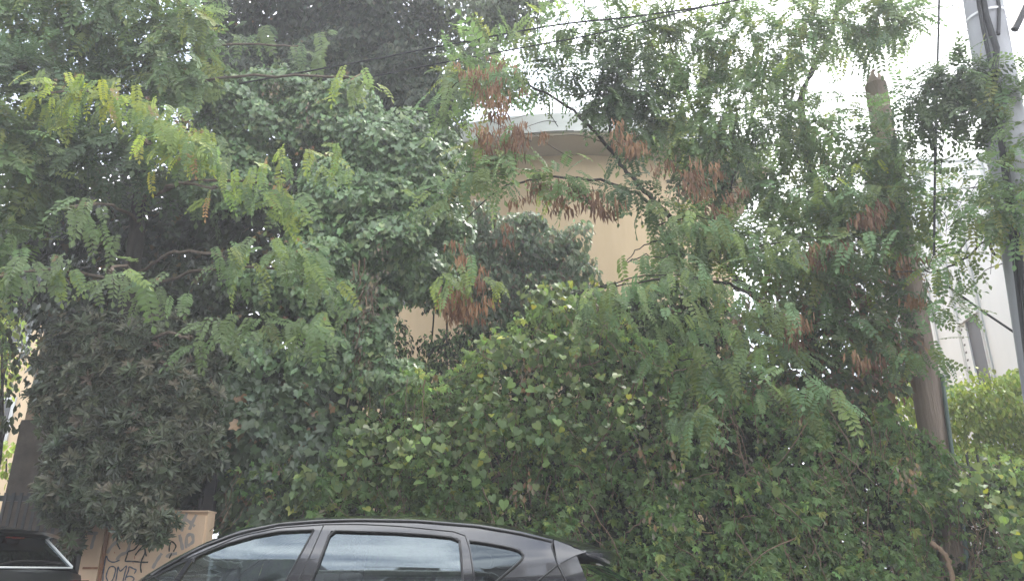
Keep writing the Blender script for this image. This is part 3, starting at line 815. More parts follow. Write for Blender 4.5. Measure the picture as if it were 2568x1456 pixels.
# ------------------------------------------------------------------ tree at the right edge
b0 = ground_pt(2640, 8.6)
tr = thing('roundleaf_acacia_tree', 'tree with round feathery leaflets across the grey pole, right edge', 'tree', b0)
branch(tr, [b0, P(2640, 1000, 8.6), P(2620, 700, 8.5), P(2560, 450, 8.4), P(2480, 300, 8.2), P(2380, 230, 8.0)], .09, .012, 'trunk')
branch(tr, [P(2620, 700, 8.5), P(2500, 640, 8.2), P(2480, 600, 8.1), P(2400, 660, 8.0), P(2330, 680, 8.0), P(2240, 680, 8.0)], .02, .006)
branch(tr, [P(2560, 450, 8.4), P(2440, 520, 8.1), P(2380, 590, 8.0)], .018, .005)
L = Leaves()
RND = [t_frond(6, .3, t_oval, .30, .22, 11), t_frond(5, .5, t_oval, .30, .24, 12), t_frond(7, .2, t_oval, .28, .2, 13)]
for cl, n, pal in (((2400, 200, 80, 45, 7.6, .3), 95, ROB_DK), ((2340, 250, 90, 45, 7.7, .3), 80, ROB_DK), ((2520, 200, 60, 50, 7.4, .3), 30, ROB), ((2440, 290, 80, 50, 7.6, .3), 60, ROB_DK), ((2550, 330, 40, 70, 7.3, .3), 16, ROB), ((2480, 450, 80, 50, 7.4, .3), 26, ROB),
                   ((2460, 530, 90, 50, 7.5, .3), 56, ROB), ((2550, 560, 50, 60, 7.3, .3), 24, ROB), ((2310, 470, 70, 70, 8.2, .3), 34, ROB), ((2370, 660, 70, 40, 7.8, .3), 18, ROB_YG), ((2370, 750, 50, 45, 7.8, .3), 10, ROB), ((2320, 870, 40, 40, 8.0, .3), 8, ROB), ((2290, 330, 70, 60, 8.0, .3), 45, ROB_DK), ((2600, 430, 50, 160, 7.6, .4), 20, ROB)):
    frond_clump(L, cl, n, .27, pal, front=.5)
L.build(tr, RND, M['leaf'], 'frond', 'crown', 300)
twigs(tr, [P(2560 + rng.normal(0, 30), rng.uniform(250, 650), 8.2) for _ in range(30)], [P(rng.uniform(2290, 2560), rng.uniform(180, 760), 7.7) for _ in range(30)], .006)

# ------------------------------------------------------------------ shrubs
def shrub(name, label, px, Y, clumps, size, pal, tmpl, m, part, n_parts, fn=ivy_clump, cat='shrub', stems=5):
    b = ground_pt(px, Y)
    t = thing(name, label, cat, b)
    L = Leaves()
    for cl, n in clumps:
        fn(L, cl, n, size, pal)
    L.build(t, tmpl, m, part, 'foliage', n_parts)
    for k in range(stems):
        cl = clumps[k % len(clumps)][0]
        e = P(cl[0] + rng.normal(0, cl[2] * .3), cl[1], cl[4])
        branch(t, [b + (rng.normal(0, .12), rng.normal(0, .05), 0), (b + e) / 2 + rng.normal(0, .12, 3), e], .035, .012, 'stem', 'bark_dark')
    return t
def rose_clump(L, cl, n, size, pal, **kw):
    n = int(n * 1.3)
    p, o = clump_points(cl, n, shell=.20, inner=.35, front=.75)
    tip = o + np.array((0, -.2, .35)) + rng.normal(0, .4, (n, 3))
    L.add(p, tip, rng.normal(0, 1, (n, 3)), size * np.exp(rng.normal(0, .2, n)), palette(pal, n) * rng.uniform(.9, 1.1))
shrub('pittosporum_shrub', 'brownish green shrub of leathery leaf rosettes overhanging the graffitied cabinet', 185, 9.3,
      [((300, 880, 200, 90, 8.75, .5), 420), ((210, 990, 80, 110, 8.6, .4), 200), ((260, 1020, 150, 120, 8.6, .45), 380), ((420, 1010, 150, 130, 8.6, .45), 420), ((230, 1160, 120, 100, 8.45, .4), 340), ((400, 1140, 150, 110, 8.4, .4), 400),
       ((175, 1235, 80, 60, 8.4, .3), 150), ((300, 1250, 110, 65, 8.3, .35), 200), ((375, 1315, 65, 40, 8.15, .25), 110), ((430, 890, 150, 100, 8.8, .4), 280), ((185, 1350, 22, 50, 8.35, .12), 22)],
      .105, PITT, ROSE, M['leaf_gloss'], 'leaf_rosette', 300, rose_clump)
shrub('greyleaf_shrub', 'grey-green small-leaved bush against the tan house wall, below its curved roof', 1300, 11.6,
      [((1160, 560, 90, 60, 11.4, .5), 900), ((1290, 575, 80, 40, 11.3, .4), 500), ((1280, 640, 120, 85, 11.3, .6), 2000), ((1385, 635, 75, 70, 11.3, .5), 900), ((1440, 600, 40, 40, 11.2, .4), 300), ((1330, 560, 40, 25, 11.2, .3), 200), ((1450, 680, 50, 40, 11.1, .4), 350), ((1230, 720, 130, 75, 11.2, .5), 1700), ((1370, 730, 100, 60, 11.2, .5), 1200), ((1170, 630, 90, 90, 11.4, .5), 1200), ((1240, 810, 90, 60, 11.2, .4), 800), ((1400, 800, 100, 60, 11.0, .4), 900), ((1120, 720, 80, 60, 11.4, .4), 700)],
      .10, GREYG, OVAL, M['leaf'], 'leaf', 150)
shrub('understorey_bush', 'dark thin-stemmed bush in the gap below the grey-green one', 1100, 11.4,
      [((1120, 880, 90, 40, 11.4, .5), 700), ((1190, 860, 60, 60, 11.3, .4), 600), ((1050, 735, 90, 40, 11.5, .4), 700), ((1110, 960, 120, 60, 11.2, .4), 1200), ((1000, 880, 40, 90, 11.4, .4), 400)],
      .075, IVY_SHADE + IVY_P, OVAL, M['leaf'], 'leaf', 0, stems=12)
shrub('lime_green_bush', 'sunlit yellow-green bush behind the wooden pole, below the white building', 2480, 11.5,
      [((2460, 1060, 110, 110, 11.2, .7), 2200), ((2550, 1010, 70, 90, 11.2, .6), 1300), ((2390, 1020, 60, 60, 11.4, .5), 700), ((2260, 1000, 55, 60, 11.5, .5), 700), ((2500, 1180, 130, 80, 11.0, .6), 1300), ((2640, 1050, 120, 150, 11.2, .6), 900)],
      .085, LIME, OVAL, M['leaf'], 'leaf', 150)
shrub('garden_bush', 'bright green bush glimpsed at the far left edge behind the pier', -40, 13.5,
      [((0, 880, 70, 110, 13.2, .7), 620), ((20, 720, 80, 90, 13.4, .7), 420), ((-80, 1000, 120, 220, 13.4, .7), 700), ((20, 1150, 60, 50, 13.0, .5), 220)],
      .11, LIME, OVAL, M['leaf'], 'leaf', 0)
shrub('foreground_sapling', 'dark leafy sapling in shade at the left edge beside the tan pier', -60, 10.6,
      [((20, 900, 60, 60, 10.4, .3), 120), ((0, 1000, 50, 60, 10.4, .3), 90), ((30, 820, 60, 50, 10.4, .3), 130), ((10, 1060, 60, 20, 10.4, .3), 90)],
      .10, IVY_SHADE, OVAL, M['leaf'], 'leaf', 0)

# ------------------------------------------------------------------ vine-covered fence
HED_TOP = np.array([(540, 1180), (760, 1130), (830, 1110), (900, 1020), (1000, 955), (1110, 930), (1180, 860), (1260, 830), (1340, 760), (1450, 720), (1580, 760), (1700, 860), (1900, 960), (2100, 1000), (2260, 1050), (2350, 1130), (2420, 1180), (2500, 1170), (2800, 1160)], float)
def top_z(X, Y=8.9):
    pts = np.array([P(x, y, Y) for x, y in HED_TOP])
    return np.interp(X, pts[:, 0], pts[:, 2])
def n2(X, Z, seed=0):
    r = np.random.default_rng(seed)
    t = np.zeros_like(X)
    for k in range(7):
        w = r.normal(0, 1, 2); w = w / np.linalg.norm(w) * r.uniform(1.5, 9.0)
        t += np.sin(X * w[0] + Z * w[1] + r.uniform(0, 6.28)) / (1 + .25 * k)
    return t / 3.0
XL, XR = P(560, 1300, 8.9)[0], 9.0
fe = thing('garden_fence', 'dark metal railing fence on a low wall, buried under creepers', 'fence', (0, 9.25, .13))
MB().box(((XL + XR) / 2, 9.35, .55), (XR - XL, .2, .86)).build('low_wall', M['stone_dark'], fe)
for zz in (1.1, 2.3):
    MB().box(((XL + XR) / 2, 9.35, zz), (XR - XL, .04, .05)).build('rail', M['dark_metal'], fe)
me_bar = None
for k in range(72):
    x = XL + .08 + k * .128
    if me_bar is None:
        o = MB().box((0, 0, .75), (.02, .02, 1.5)).build('bar', M['dark_metal'], fe, loc0=(0, 0, 0)); me_bar = o.data
    else:
        o = link('bar', me_bar, fe)
    o.location = (x, .1 - .031, .83)
def hedge_leaves(L, n, size, pal, depth=.16, amp=.24, base=8.95, mask=None, zmin=.15, up=.5):
    X = rng.uniform(XL, XR, n * 2); Z = rng.uniform(zmin, 4.4, n * 2)
    k = Z < top_z(X) + n2(X * 2, Z * 0, 5) * .12 + rng.normal(0, .06, n * 2)
    if mask is not None: k &= mask(X, Z)
    X, Z = X[k][:n], Z[k][:n]
    m = len(X)
    d = np.abs(rng.normal(0, depth, m))
    Yv = base - .1 - amp * n2(X, Z) + d - .10 * (3 - Z)
    p = np.stack([X, Yv, Z], 1)
    e = .05
    gx, gz = (n2(X + e, Z) - n2(X, Z)) / e * amp, (n2(X, Z + e) - n2(X, Z)) / e * amp
    nrm = unit(np.stack([-gx * -1, -np.ones(m), gz * 1.0], 1)) * .8 + np.array((0, -.1, up)) + rng.normal(0, .42, (m, 3))
    tip = np.array((0, -.2, -1.0)) + rng.normal(0, .42, (m, 3))
    L.add(p, tip, nrm, size * np.exp(rng.normal(0, .25, m)), palette(pal, m))
hd = thing('creeper_hedge', 'deep green wall of five-fingered creeper leaves covering the fence behind the car', 'creeper', (2.0, 8.9, .13))
L = Leaves()
patch = lambda X, Z: (n2(X * .8 + 3, Z * .9, 9) + rng.normal(0, .35, len(X))) > -.28
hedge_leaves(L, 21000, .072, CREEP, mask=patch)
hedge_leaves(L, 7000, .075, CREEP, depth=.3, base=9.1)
hedge_leaves(L, 14000, .085, IVY_SHADE, depth=.12, base=9.22)  # inner hedge layer, its shade painted in as darker leaf colour
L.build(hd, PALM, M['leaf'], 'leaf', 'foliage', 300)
LD = Leaves()
hedge_leaves(LD, 3200, .055, DRY, depth=.2, base=9.0)
hedge_leaves(LD, 1400, .06, DRY + BROWN[:1], depth=.2, base=8.95, mask=lambda X, Z: n2(X * .7, Z * .8, 21) > .45)
LD.build(hd, DIAM, M['leaf_dry'], 'dry_leaf', 'withered_leaves', 0)
b = MB()
for k in range(620):
    X = rng.uniform(XL, 5.4); Z = rng.uniform(.5, max(.6, float(top_z(X))))
    a = np.array((X, 8.85 - .24 * float(n2(np.array([X]), np.array([Z]))[0]) + rng.normal(0, .08), Z))
    e = a + np.array((rng.normal(0, .25), rng.normal(-.02, .08), -rng.uniform(.2, .8)))
    q = smooth_path([a, (a + e) / 2 + rng.normal(0, .07, 3), e], 5, .008)
    b.tube(q, taper(len(q), rng.uniform(.004, .009), .003), 4, False)
b.build('stems', M['dry_stem'], hd, True)['kind'] = 'stuff'
# hanging dead bunches
LB = Leaves()
for x, y, n in ((1680, 1120, 10), (1700, 1190, 14), (1610, 1140, 10), (1320, 1230, 12), (1630, 1300, 8), (1290, 1230, 6), (1910, 1150, 8), (1690, 1270, 6), (2270, 1200, 20), (2290, 1170, 16), (2000, 1030, 10), (1320, 960, 26), (1350, 900, 20), (1440, 900, 20), (1310, 930, 20)):
    p = P(x, y, 8.5) + rng.normal(0, 1, (n, 3)) * (.05, .05, .10)
    LB.add(p, np.array((0, 0, -1.0)) + rng.normal(0, .3, (n, 3)), np.array((0, -1.0, .2)) + rng.normal(0, .4, (n, 3)), rng.uniform(.05, .09, n), palette(DRY[2:] + BROWN[2:], n))
LB.build(hd, DIAM, M['leaf_dry'], 'dry_leaf', 'dead_bunches', 0)

bw = thing('bindweed_vine', 'pale heart-leaved vine trailing over the creeper wall right of centre', 'vine', (1.0, 8.8, .13))
L = Leaves()
for cl, n in (((1290, 880, 110, 45, 8.5, .25), 80), ((1230, 960, 60, 60, 8.4, .2), 36), ((1420, 870, 90, 40, 8.5, .2), 50), ((1450, 760, 110, 70, 8.9, .3), 95), ((1350, 730, 60, 50, 8.9, .2), 36), ((1380, 980, 110, 60, 8.4, .2), 46), ((1230, 1050, 110, 70, 8.35, .2), 60), ((1350, 1080, 80, 70, 8.35, .2), 36),
               ((1030, 1100, 150, 60, 8.45, .2), 90), ((900, 1110, 60, 70, 8.4, .2), 46), ((960, 1160, 120, 60, 8.4, .2), 50), ((1120, 1150, 130, 80, 8.35, .2), 50), ((880, 1000, 50, 60, 8.6, .2), 22), ((1560, 980, 100, 60, 8.4, .2), 30), ((860, 1190, 60, 60, 8.4, .2), 26), ((1500, 1080, 120, 80, 8.35, .2), 22), ((1700, 1150, 200, 100, 8.4, .2), 12), ((1200, 1250, 250, 80, 8.4, .2), 18), ((2480, 1220, 110, 70, 8.5, .3), 60), ((2530, 1330, 60, 110, 8.5, .3), 36), ((2000, 1200, 250, 100, 8.4, .2), 10)):
    n = int(n * 1.25)
    p, o = clump_points(cl, n, .25, .3, .9)
    nrm = o * .4 + np.array((0, -.35, .75)) + rng.normal(0, .5, (n, 3))
    tip = np.array((0, -.45, -.9)) + rng.normal(0, .5, (n, 3))
    L.add(p, tip, nrm, .080 * np.clip(np.exp(rng.normal(0, .34, n)), .5, 1.4), palette(HEARTS, n, .25))
L.build(bw, HEART, M['leaf'], 'leaf', 'foliage', 300)
b = MB()
for k in range(60):
    a = P(rng.uniform(850, 1560), rng.uniform(850, 1100), 8.6)
    e = a + np.array((rng.normal(-.1, .3), -.08, -rng.uniform(.2, .7)))
    q = smooth_path([a, (a + e) / 2 + rng.normal(0, .08, 3), e], 5, .008)
    b.tube(q, taper(len(q), .004, .002), 3, False)
b.build('stems', mat('vine_stem', (.13, .15, .06), .8, .2), bw, True)['kind'] = 'stuff'

# fill of bushes behind the fence under the right-hand tree
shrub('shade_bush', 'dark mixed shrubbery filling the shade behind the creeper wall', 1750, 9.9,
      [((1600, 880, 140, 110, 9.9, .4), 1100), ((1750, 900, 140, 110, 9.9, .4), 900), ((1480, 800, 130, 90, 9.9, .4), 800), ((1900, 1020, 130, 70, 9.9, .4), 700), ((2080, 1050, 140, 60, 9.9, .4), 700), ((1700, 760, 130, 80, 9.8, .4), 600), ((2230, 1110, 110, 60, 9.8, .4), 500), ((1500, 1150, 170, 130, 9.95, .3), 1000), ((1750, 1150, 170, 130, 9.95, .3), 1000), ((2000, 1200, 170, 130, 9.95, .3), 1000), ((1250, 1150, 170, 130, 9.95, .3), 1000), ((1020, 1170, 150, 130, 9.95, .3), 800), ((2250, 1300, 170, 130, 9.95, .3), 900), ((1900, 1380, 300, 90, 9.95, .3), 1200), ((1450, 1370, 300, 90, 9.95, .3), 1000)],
      .095, IVY_P[:1] + IVY_SHADE, IVY, M['leaf'], 'leaf', 0)
# clipped fallen branch in the right foreground of the hedge
db = thing('dead_branch', 'pale bare dead branch hanging in the creeper at lower right', 'branch', P(2390, 1400, 8.3))
branch(db, [P(2335, 1360, 8.35), P(2365, 1385, 8.3), P(2385, 1430, 8.3), P(2395, 1500, 8.3)], .03, .022, 'stem', 'dry_stem', .006)

# ------------------------------------------------------------------ wooden pole
WPY = 9.2
wp = thing('wooden_pole', 'weathered wooden utility pole with a pointed top in the creeper', 'utility pole', ground_pt(2420, WPY))
bt = P(2345, 1100, WPY); tpp = P(2196, 215, WPY)
wb0 = bt + (bt - tpp) / (tpp[2] - bt[2]) * (bt[2] - .13)
wp.location = Vector(wb0.tolist())
q = [wb0 + (tpp - wb0) * u for u in np.linspace(0, 1, 12)]
MB().tube(q, taper(12, .185, .145), 14).build('shaft', M['pole_wood'], wp, True)
ax = unit(tpp - wb0)
tip_p = P(2190, 192, 8.75)
c_ = MB()
ring = [tpp + .145 * np.array((math.cos(a), math.sin(a), 0)) for a in np.linspace(0, 2 * math.pi, 14, endpoint=False)]
pk = tpp + np.array((-.0, 0, .24))
c_.add(ring + [pk + (-.03, -.05, 0), pk + (.03, -.05, -.0), pk + (.03, .05, 0), pk + (-.03, .05, 0)],
       [(i, (i + 1) % 14, 14 + [2, 2, 2, 3, 3, 3, 3, 0, 0, 0, 1, 1, 1, 1][i]) for i in range(14)] + [(14, 15, 16, 17)])
c_.build('pointed_cap', M['pole_wood'], wp, True)
q = [P(2362, 940, 9.03), P(2375, 1040, 9.02), P(2390, 1150, 9.0), P(2402, 1215, 9.0), P(2425, 1400, 8.98), P(2450, 1560, 8.98)]
MB().tube(smooth_path(q, 5), .024, 8).build('conduit', M['cable_green'], wp, True)
for y in (560,):
    c = wb0 + (tpp - wb0) * ((P(2300, y, WPY)[2] - wb0[2]) / (tpp[2] - wb0[2]))
    MB().tube([c - ax * .015, c + ax * .015], .18, 14).build('band', M['metal_trim'], wp)
# ------------------------------------------------------------------ grey pole
PG = 7.6
gp_t, gp_b = P(2464, 0, PG), P(2560, 560, PG)
d_ = (gp_b - gp_t) / (gp_t[2] - gp_b[2])
g0 = gp_t + d_ * (gp_t[2] - .13); g1 = gp_t - d_ * 2.2
gp = thing('concrete_pole', 'smooth grey concrete pole carrying cables, top right corner', 'utility pole', g0)
q = [g0 + (g1 - g0) * u for u in np.linspace(0, 1, 10)]
MB().tube(q, taper(10, .25, .19), 20).build('shaft', M['pole_concrete'], gp, True)
def gpt(z, dx, dy=-.2):
    return g0 + (g1 - g0) * ((z - g0[2]) / (g1[2] - g0[2])) + np.array((dx, dy, 0))
zt = gp_t[2]
MB().tube([gpt(zt + 2, -.12), gpt(zt - .4, -.13), gpt(zt - .9, -.10, -.24), gpt(zt - 1.4, -.18), gpt(zt - 2.5, -.2), gpt(zt - 4.8, -.23)], .034, 8).build('cable', M['cable'], gp, True)
MB().tube([gpt(zt + 2, -.2), gpt(zt - .5, -.19), gpt(zt - 1.2, -.17), gpt(zt - 1.8, -.2), gpt(zt - 4.8, -.26, -.1)], .022, 8).build('cable', M['cable'], gp, True)
MB().tube([gpt(zt + 2, .06, -.21), gpt(zt - .3, .03, -.22), gpt(zt - .7, -.05, -.24)], .02, 8).build('cable', M['cable'], gp, True)
cst = gpt(zt - .30, 0, 0)
MB().tube([cst - (0, 0, .014), cst + (0, 0, .014)], .232, 20, False).build('strap', M['strap'], gp, True)
cst = gpt(zt - 3.0, 0, 0)
MB().tube([cst - (0, 0, .02), cst + (0, 0, .02)], .243, 20, False).build('strap', M['strap'], gp, True)
MB().tube([gpt(zt - .62, .16, -.22), gpt(zt - .1, .42, -.3), gpt(zt + .6, .8, -.42), gpt(zt + 2.2, 1.65, -.7)], .042, 8).build('stay', M['cable'], gp, True)

# ------------------------------------------------------------------ overhead wires
def wire(label, pts, r, m='cable'):
    q = smooth_path(pts, 8)
    return tag(MB().tube(q, r, 5).build('overhead_wire', M[m], smooth=True), label, 'wire', 'overhead wires and cables')
wire('thick black cable dropping vertically left of the grey pole', [P(2356, -160, 7.9), P(2355, 0, 7.9), P(2350, 200, 7.9), P(2345, 400, 7.9), P(2342, 640, 7.9)], .014)
wire('thin wire dropping beside the thick black cable near the grey pole', [P(2394, -120, 7.9), P(2390, 0, 7.9), P(2376, 200, 7.9), P(2360, 420, 7.9)], .005)
wire('upper black wire slanting across the treetops', [P(1990, -60, 8.0), P(1850, 0, 8.0), P(1620, 38, 8.2), P(1390, 64, 8.4), P(1100, 117, 8.6), P(930, 150, 8.8), P(600, 210, 9.2)], .012)
wire('lower black wire slanting across the treetops', [P(1900, -10, 8.1), P(1714, 30, 8.1), P(1500, 84, 8.2), P(1325, 117, 8.3), P(1060, 167, 8.5), P(900, 200, 8.6)], .009)
wire('sagging wire from the wooden pole through the leaves to the house', [P(2205, 330, 8.6), P(2060, 360, 9.5), P(1830, 365, 11), P(1640, 355, 12.6)], .010)
wire('black cable running down to the right past the white wall window', [P(2380, 720, 9.4), P(2475, 787, 9.2), P(2568, 850, 9.0), P(2760, 985, 8.6)], .015)

# ------------------------------------------------------------------ pier, railing, gate post, cabinet
pp = P(62, 1040, 10.2)
pr_ = thing('gate_pier', 'tan rendered pier on a dark stone base in deep shade, left edge', 'pier', (pp[0] + .5, 10.4, .13))
zsplit = P(62, 1052, 10.2)[2]
MB().box((pp[0] + .5, 10.7, zsplit / 2 + .065), (1.06, 1.0, zsplit - .13)).build('stone_base', M['stone_dark'], pr_)
MB().box((pp[0] + .5, 10.7, zsplit + 1.0), (1.0, .96, 2.0)).build('shaft', M['pier_tan_shaded'], pr_)
rl = thing('railing_fence', 'black upright-bar railing in shade behind the left parked car', 'fence', (P(90, 1300, 9.1)[0], 9.1, .13))
xa, xb = P(-160, 1300, 9.1)[0], P(250, 1300, 9.1)[0]
zr = P(90, 1235, 9.1)[2]
for zz in (zr - .06, .45):
    MB().box(((xa + xb) / 2, 9.1, zz), (xb - xa, .05, .06)).build('rail', M['dark_metal'], rl)
for k in range(21):
    x = xa + .05 + k * (xb - xa - .1) / 20
    MB().box((x, 9.068, (zr + .13) / 2), (.035, .012, zr - .13)).build('bar', M['dark_metal'], rl)
gpz = P(530, 1190, 8.72)
gt = thing('gate_post', 'black steel gate post between the cabinet and the ivy', 'post', (gpz[0], 8.78, .13))
MB().box((gpz[0], 8.78, gpz[2] / 2 + .065), (.11, .11, gpz[2] - .13)).build('shaft', M['dark_metal'], gt)
MB().box((gpz[0], 8.78, gpz[2] + .012), (.14, .14, .025)).build('cap', M['dark_metal'], gt)
MB().box((gpz[0] - .085, 8.74, gpz[2] / 2 + .0), (.028, .05, gpz[2] - .5)).build('gate_stop', M['dark_metal'], gt)

# cabinet with graffiti
CY = 8.45
cx0, cx1 = P(203, 1400, CY)[0], P(508, 1400, CY)[0]
cz1 = P(480, 1283, CY)[2]
M['cab_paint'] = mat('cab_paint', (.70, .51, .35), .75, .25, noise=((.60, .44, .30), 2.2, (1, 1, .5)), bump=(35, .12))
M['cab_rust'] = mat('cab_rust', (.26, .115, .062), .9, .15, noise=((.38, .21, .13), 18))
M['ink_blue'] = mat('ink_blue', (.07, .09, .13), .6, .3, noise=((.11, .13, .17), 20))
M['ink_black'] = mat('ink_black', (.03, .03, .028), .6, .3)
M['ink_grey'] = mat('ink_grey', (.32, .30, .29), .7, .2, noise=((.45, .36, .28), 6))
M['ink_red'] = mat('ink_red', (.40, .12, .09), .7, .2)
cb = thing('utility_cabinet', 'rusty cream street cabinet with blue and black graffiti under the shrub', 'utility cabinet', ((cx0 + cx1) / 2, CY + .1, WALK_Z))
MB().box(((cx0 + cx1) / 2, CY + .1, (cz1 + WALK_Z) / 2), (cx1 - cx0, .2, cz1 - WALK_Z)).build('body', M['cab_paint'], cb)
xs = P(262, 1400, CY)[0]
MB().box(((cx0 + xs) / 2 - .01, CY - .008, (cz1 - .16 + .35) / 2), (xs - cx0 - .06, .016, cz1 - .16 - .35)).build('side_door', M['cab_paint'], cb)
dr = MB().box(((xs + cx1) / 2 + .01, CY - .011, (cz1 - .04 + .3) / 2), (cx1 - xs - .05, .022, cz1 - .04 - .3)).build('door', M['cab_paint'], cb)
MB().box((xs - .012, CY - .006, (cz1 + .3) / 2 - .05), (.036, .012, cz1 - .45)).build('rusty_seam', M['cab_rust'], cb)
MB().box(((cx0 + xs) / 2, CY - .0195, P(230, 1423, CY)[2]), (xs - cx0 - .09, .006, .022)).build('rusty_seam', M['cab_rust'], cb)
MB().box(((cx0 + cx1) / 2, CY + .095, cz1 + .008), (cx1 - cx0 + .01, .25, .016)).build('lid', M['cab_paint'], cb)
def stroke(parent, name, pts, w, m, layer):
    """a flat painted stroke on the cabinet front"""
    y = CY - .022 - .0012 * layer
    pts = [P(a, b_, CY) for a, b_ in pts]
    q = smooth_path(pts, 5)
    b = MB()
    Aq, Bq = [], []
    for i, p in enumerate(q):
        t = q[min(i + 1, len(q) - 1)] - q[max(i - 1, 0)]
        t = np.array((t[0], t[2])); t /= np.linalg.norm(t) + 1e-9
        ww = w * (.8 + .4 * abs(math.sin(i * .7)))
        Aq.append((p[0] - t[1] * ww, y, p[2] + t[0] * ww)); Bq.append((p[0] + t[1] * ww, y, p[2] - t[0] * ww))
    b.strip(Aq, Bq, 1)
    return b.build(name, m, parent)
def zz4(x, y): return (x * .2104, 1201.2 + y * .2104)        # from a close reading of the lettering
G = [('ink_blue', .012, [[(1240, 1230), (1245, 1120), (1260, 1010), (1275, 930), (1285, 915), (1310, 965), (1370, 985), (1440, 960)],
                         [(1300, 1210), (1280, 1150), (1310, 1060), (1350, 1035), (1390, 1060), (1375, 1150), (1345, 1215)],
                         [(1395, 1210), (1410, 1110), (1420, 1040), (1450, 1090), (1520, 1030), (1500, 1120), (1480, 1210)],
                         [(1640, 1075), (1600, 1060), (1555, 1040), (1545, 1085), (1520, 1150), (1505, 1200)], [(1505, 1170), (1560, 1150), (1610, 1175), (1590, 1220)], [(1640, 1075), (1615, 1120)]]),
     ('ink_black', .014, [[(1505, 975), (1530, 900), (1545, 860), (1620, 830), (1700, 740), (1740, 800), (1820, 760), (1870, 735)], [(1505, 975), (1600, 975), (1700, 985), (1780, 985)],
                          [(1625, 905), (1650, 870), (1720, 790), (1760, 740)], [(1700, 1110), (1690, 1040), (1705, 960), (1745, 860), (1720, 780)], [(1760, 915), (1750, 880), (1740, 850)], [(1885, 845), (1910, 800), (1915, 760)],
                          [(1430, 560), (1415, 640), (1415, 760), (1445, 830)], [(2030, 860), (2035, 790), (2060, 740), (2110, 790), (2080, 860)], [(2030, 940), (2060, 880)]]),
     ('ink_grey', .03, [[(1100, 830), (1120, 740), (1150, 650)], [(1290, 880), (1340, 800), (1420, 720)], [(1400, 960), (1450, 900), (1530, 860), (1560, 760)], [(1830, 1060), (1880, 970), (1940, 880)], [(2000, 930), (2020, 900), (2120, 880)],
                        [(2190, 840), (2170, 740), (2150, 660)], [(2230, 820), (2240, 680), (2300, 660), (2310, 740), (2250, 790)], [(2180, 620), (2200, 500), (2240, 400)], [(2270, 600), (2290, 540), (2350, 420)], [(2200, 470), (2260, 500), (2330, 560)], [(1050, 640), (1180, 640)]]),
     ('ink_red', .006, [[(1620, 910), (1622, 950)], [(1600, 980), (1604, 1000)], [(1380, 860), (1384, 880)]])]
gid = 0
for mname, w, sts in G:
    for st in sts:
        gid += 1
        stroke(dr, 'graffiti_stroke', [zz4(*s) for s in st], w * .5, M[mname], 1 + (gid % 24) * .06 + {'ink_grey': 0, 'ink_blue': 2, 'ink_black': 4, 'ink_red': 6}[mname])

# ------------------------------------------------------------------ cars
M['paint'] = mat('paint_black', (.006, .007, .011), .16, .5, 0.0, 1.0)
M['paint2'] = mat('paint_dark', (.012, .014, .016), .3, .5, .2, 1.0)
M['plastic'] = mat('black_trim', (.012, .012, .013), .45, .4)
M['rubber'] = mat('rubber', (.018, .018, .018), .85, .2)
M['alloy'] = mat('alloy', (.45, .45, .47), .3, .5, .9)
M['interior'] = mat('interior', (.05, .05, .053), .85, .2)
M['headlining'] = mat('headlining', (.16, .16, .155), .9, .1)
M['glass'] = glass_material('car_glass', (.30, .34, .34), 2.15)
M['glass_dark'] = glass_material('car_glass_dark', (.03, .036, .036), 1.75)
M['lamp_red'] = mat('lamp_red', (.16, .012, .012), .15, .6, coat=1.0)
M['lamp_clear'] = mat('lamp_clear', (.5, .5, .52), .1, .6, coat=1.0)
M['chrome'] = mat('chrome', (.6, .6, .62), .15, .6, .9)

CYC = 5.66                                                    # car centre line
def half_w(X, z):
    """half width of the hatchback body at station X, height z"""
    w = np.interp(z, [.2, .5, .75, .98, 1.10, 1.25, 1.40, 1.47, 1.52], [.80, .855, .872, .855, .825, .755, .655, .595, .54])
    plan = np.interp(X, [-3.75, -3.5, -3.0, -2.4, -1.6, -.4, .2, .45, .7], [.72, .86, .95, .975, 1.0, 1.0, .975, .945, .90])
    return w * plan
def S(px, py, off=0.0):
    """point on the near flank of the hatchback"""
    z, X = 1.3, 0.0
    Y = 5.0
    for _ in range(14):
        p = P(px, py, Y)
        Y = CYC - half_w(p[0], p[2]) - off
    return P(px, py, Y)
def flip(p):
    p = np.asarray(p, float).copy(); p[1] = 2 * CYC - p[1]; return p
car = thing('black_hatchback', 'black five-door hatchback parked at the kerb in front of the creeper wall', 'car', (-1.5, CYC, -.012))
def on_side(polyA, polyB, n, rows, off=0.0, samex=False):
    A = resample(polyA, n); B = resample(polyB, n)
    g = []
    for r in range(rows + 1):
        w = r / rows
        g.append([S(*(A[i] * (1 - w) + B[i] * w), off) for i in range(n)])
    return g
def grid(b, g):
    n = len(g[0])
    b.add([p for row in g for p in row], [(r * n + i, r * n + i + 1, (r + 1) * n + i + 1, (r + 1) * n + i) for r in range(len(g) - 1) for i in range(n - 1)])
def both(b, g):
    grid(b, g); grid(b, [[flip(p) for p in reversed(row)] for row in g])
YB = 1500
RAIL = [(300, YB), (350, 1458), (420, 1413), (500, 1369), (600, 1330), (700, 1310), (800, 1302), (900, 1299), (1050, 1302), (1200, 1314), (1300, 1330), (1388, 1352)]
WTOP = [(345, YB), (375, 1458), (388, 1445), (470, 1404), (487, 1397), (521, 1381), (566, 1363), (634, 1343), (702, 1331), (787, 1327), (830, 1329), (990, 1334), (1081, 1340), (1149, 1347), (1175, 1353), (1276, 1370), (1302, 1378)]
FG_T = [(418, YB), (445, 1456), (483, 1407), (487, 1398), (521, 1382), (566, 1364), (634, 1344), (702, 1332), (787, 1328)]
FG_B = [(420, YB), (500, YB), (600, YB), (692, YB)]
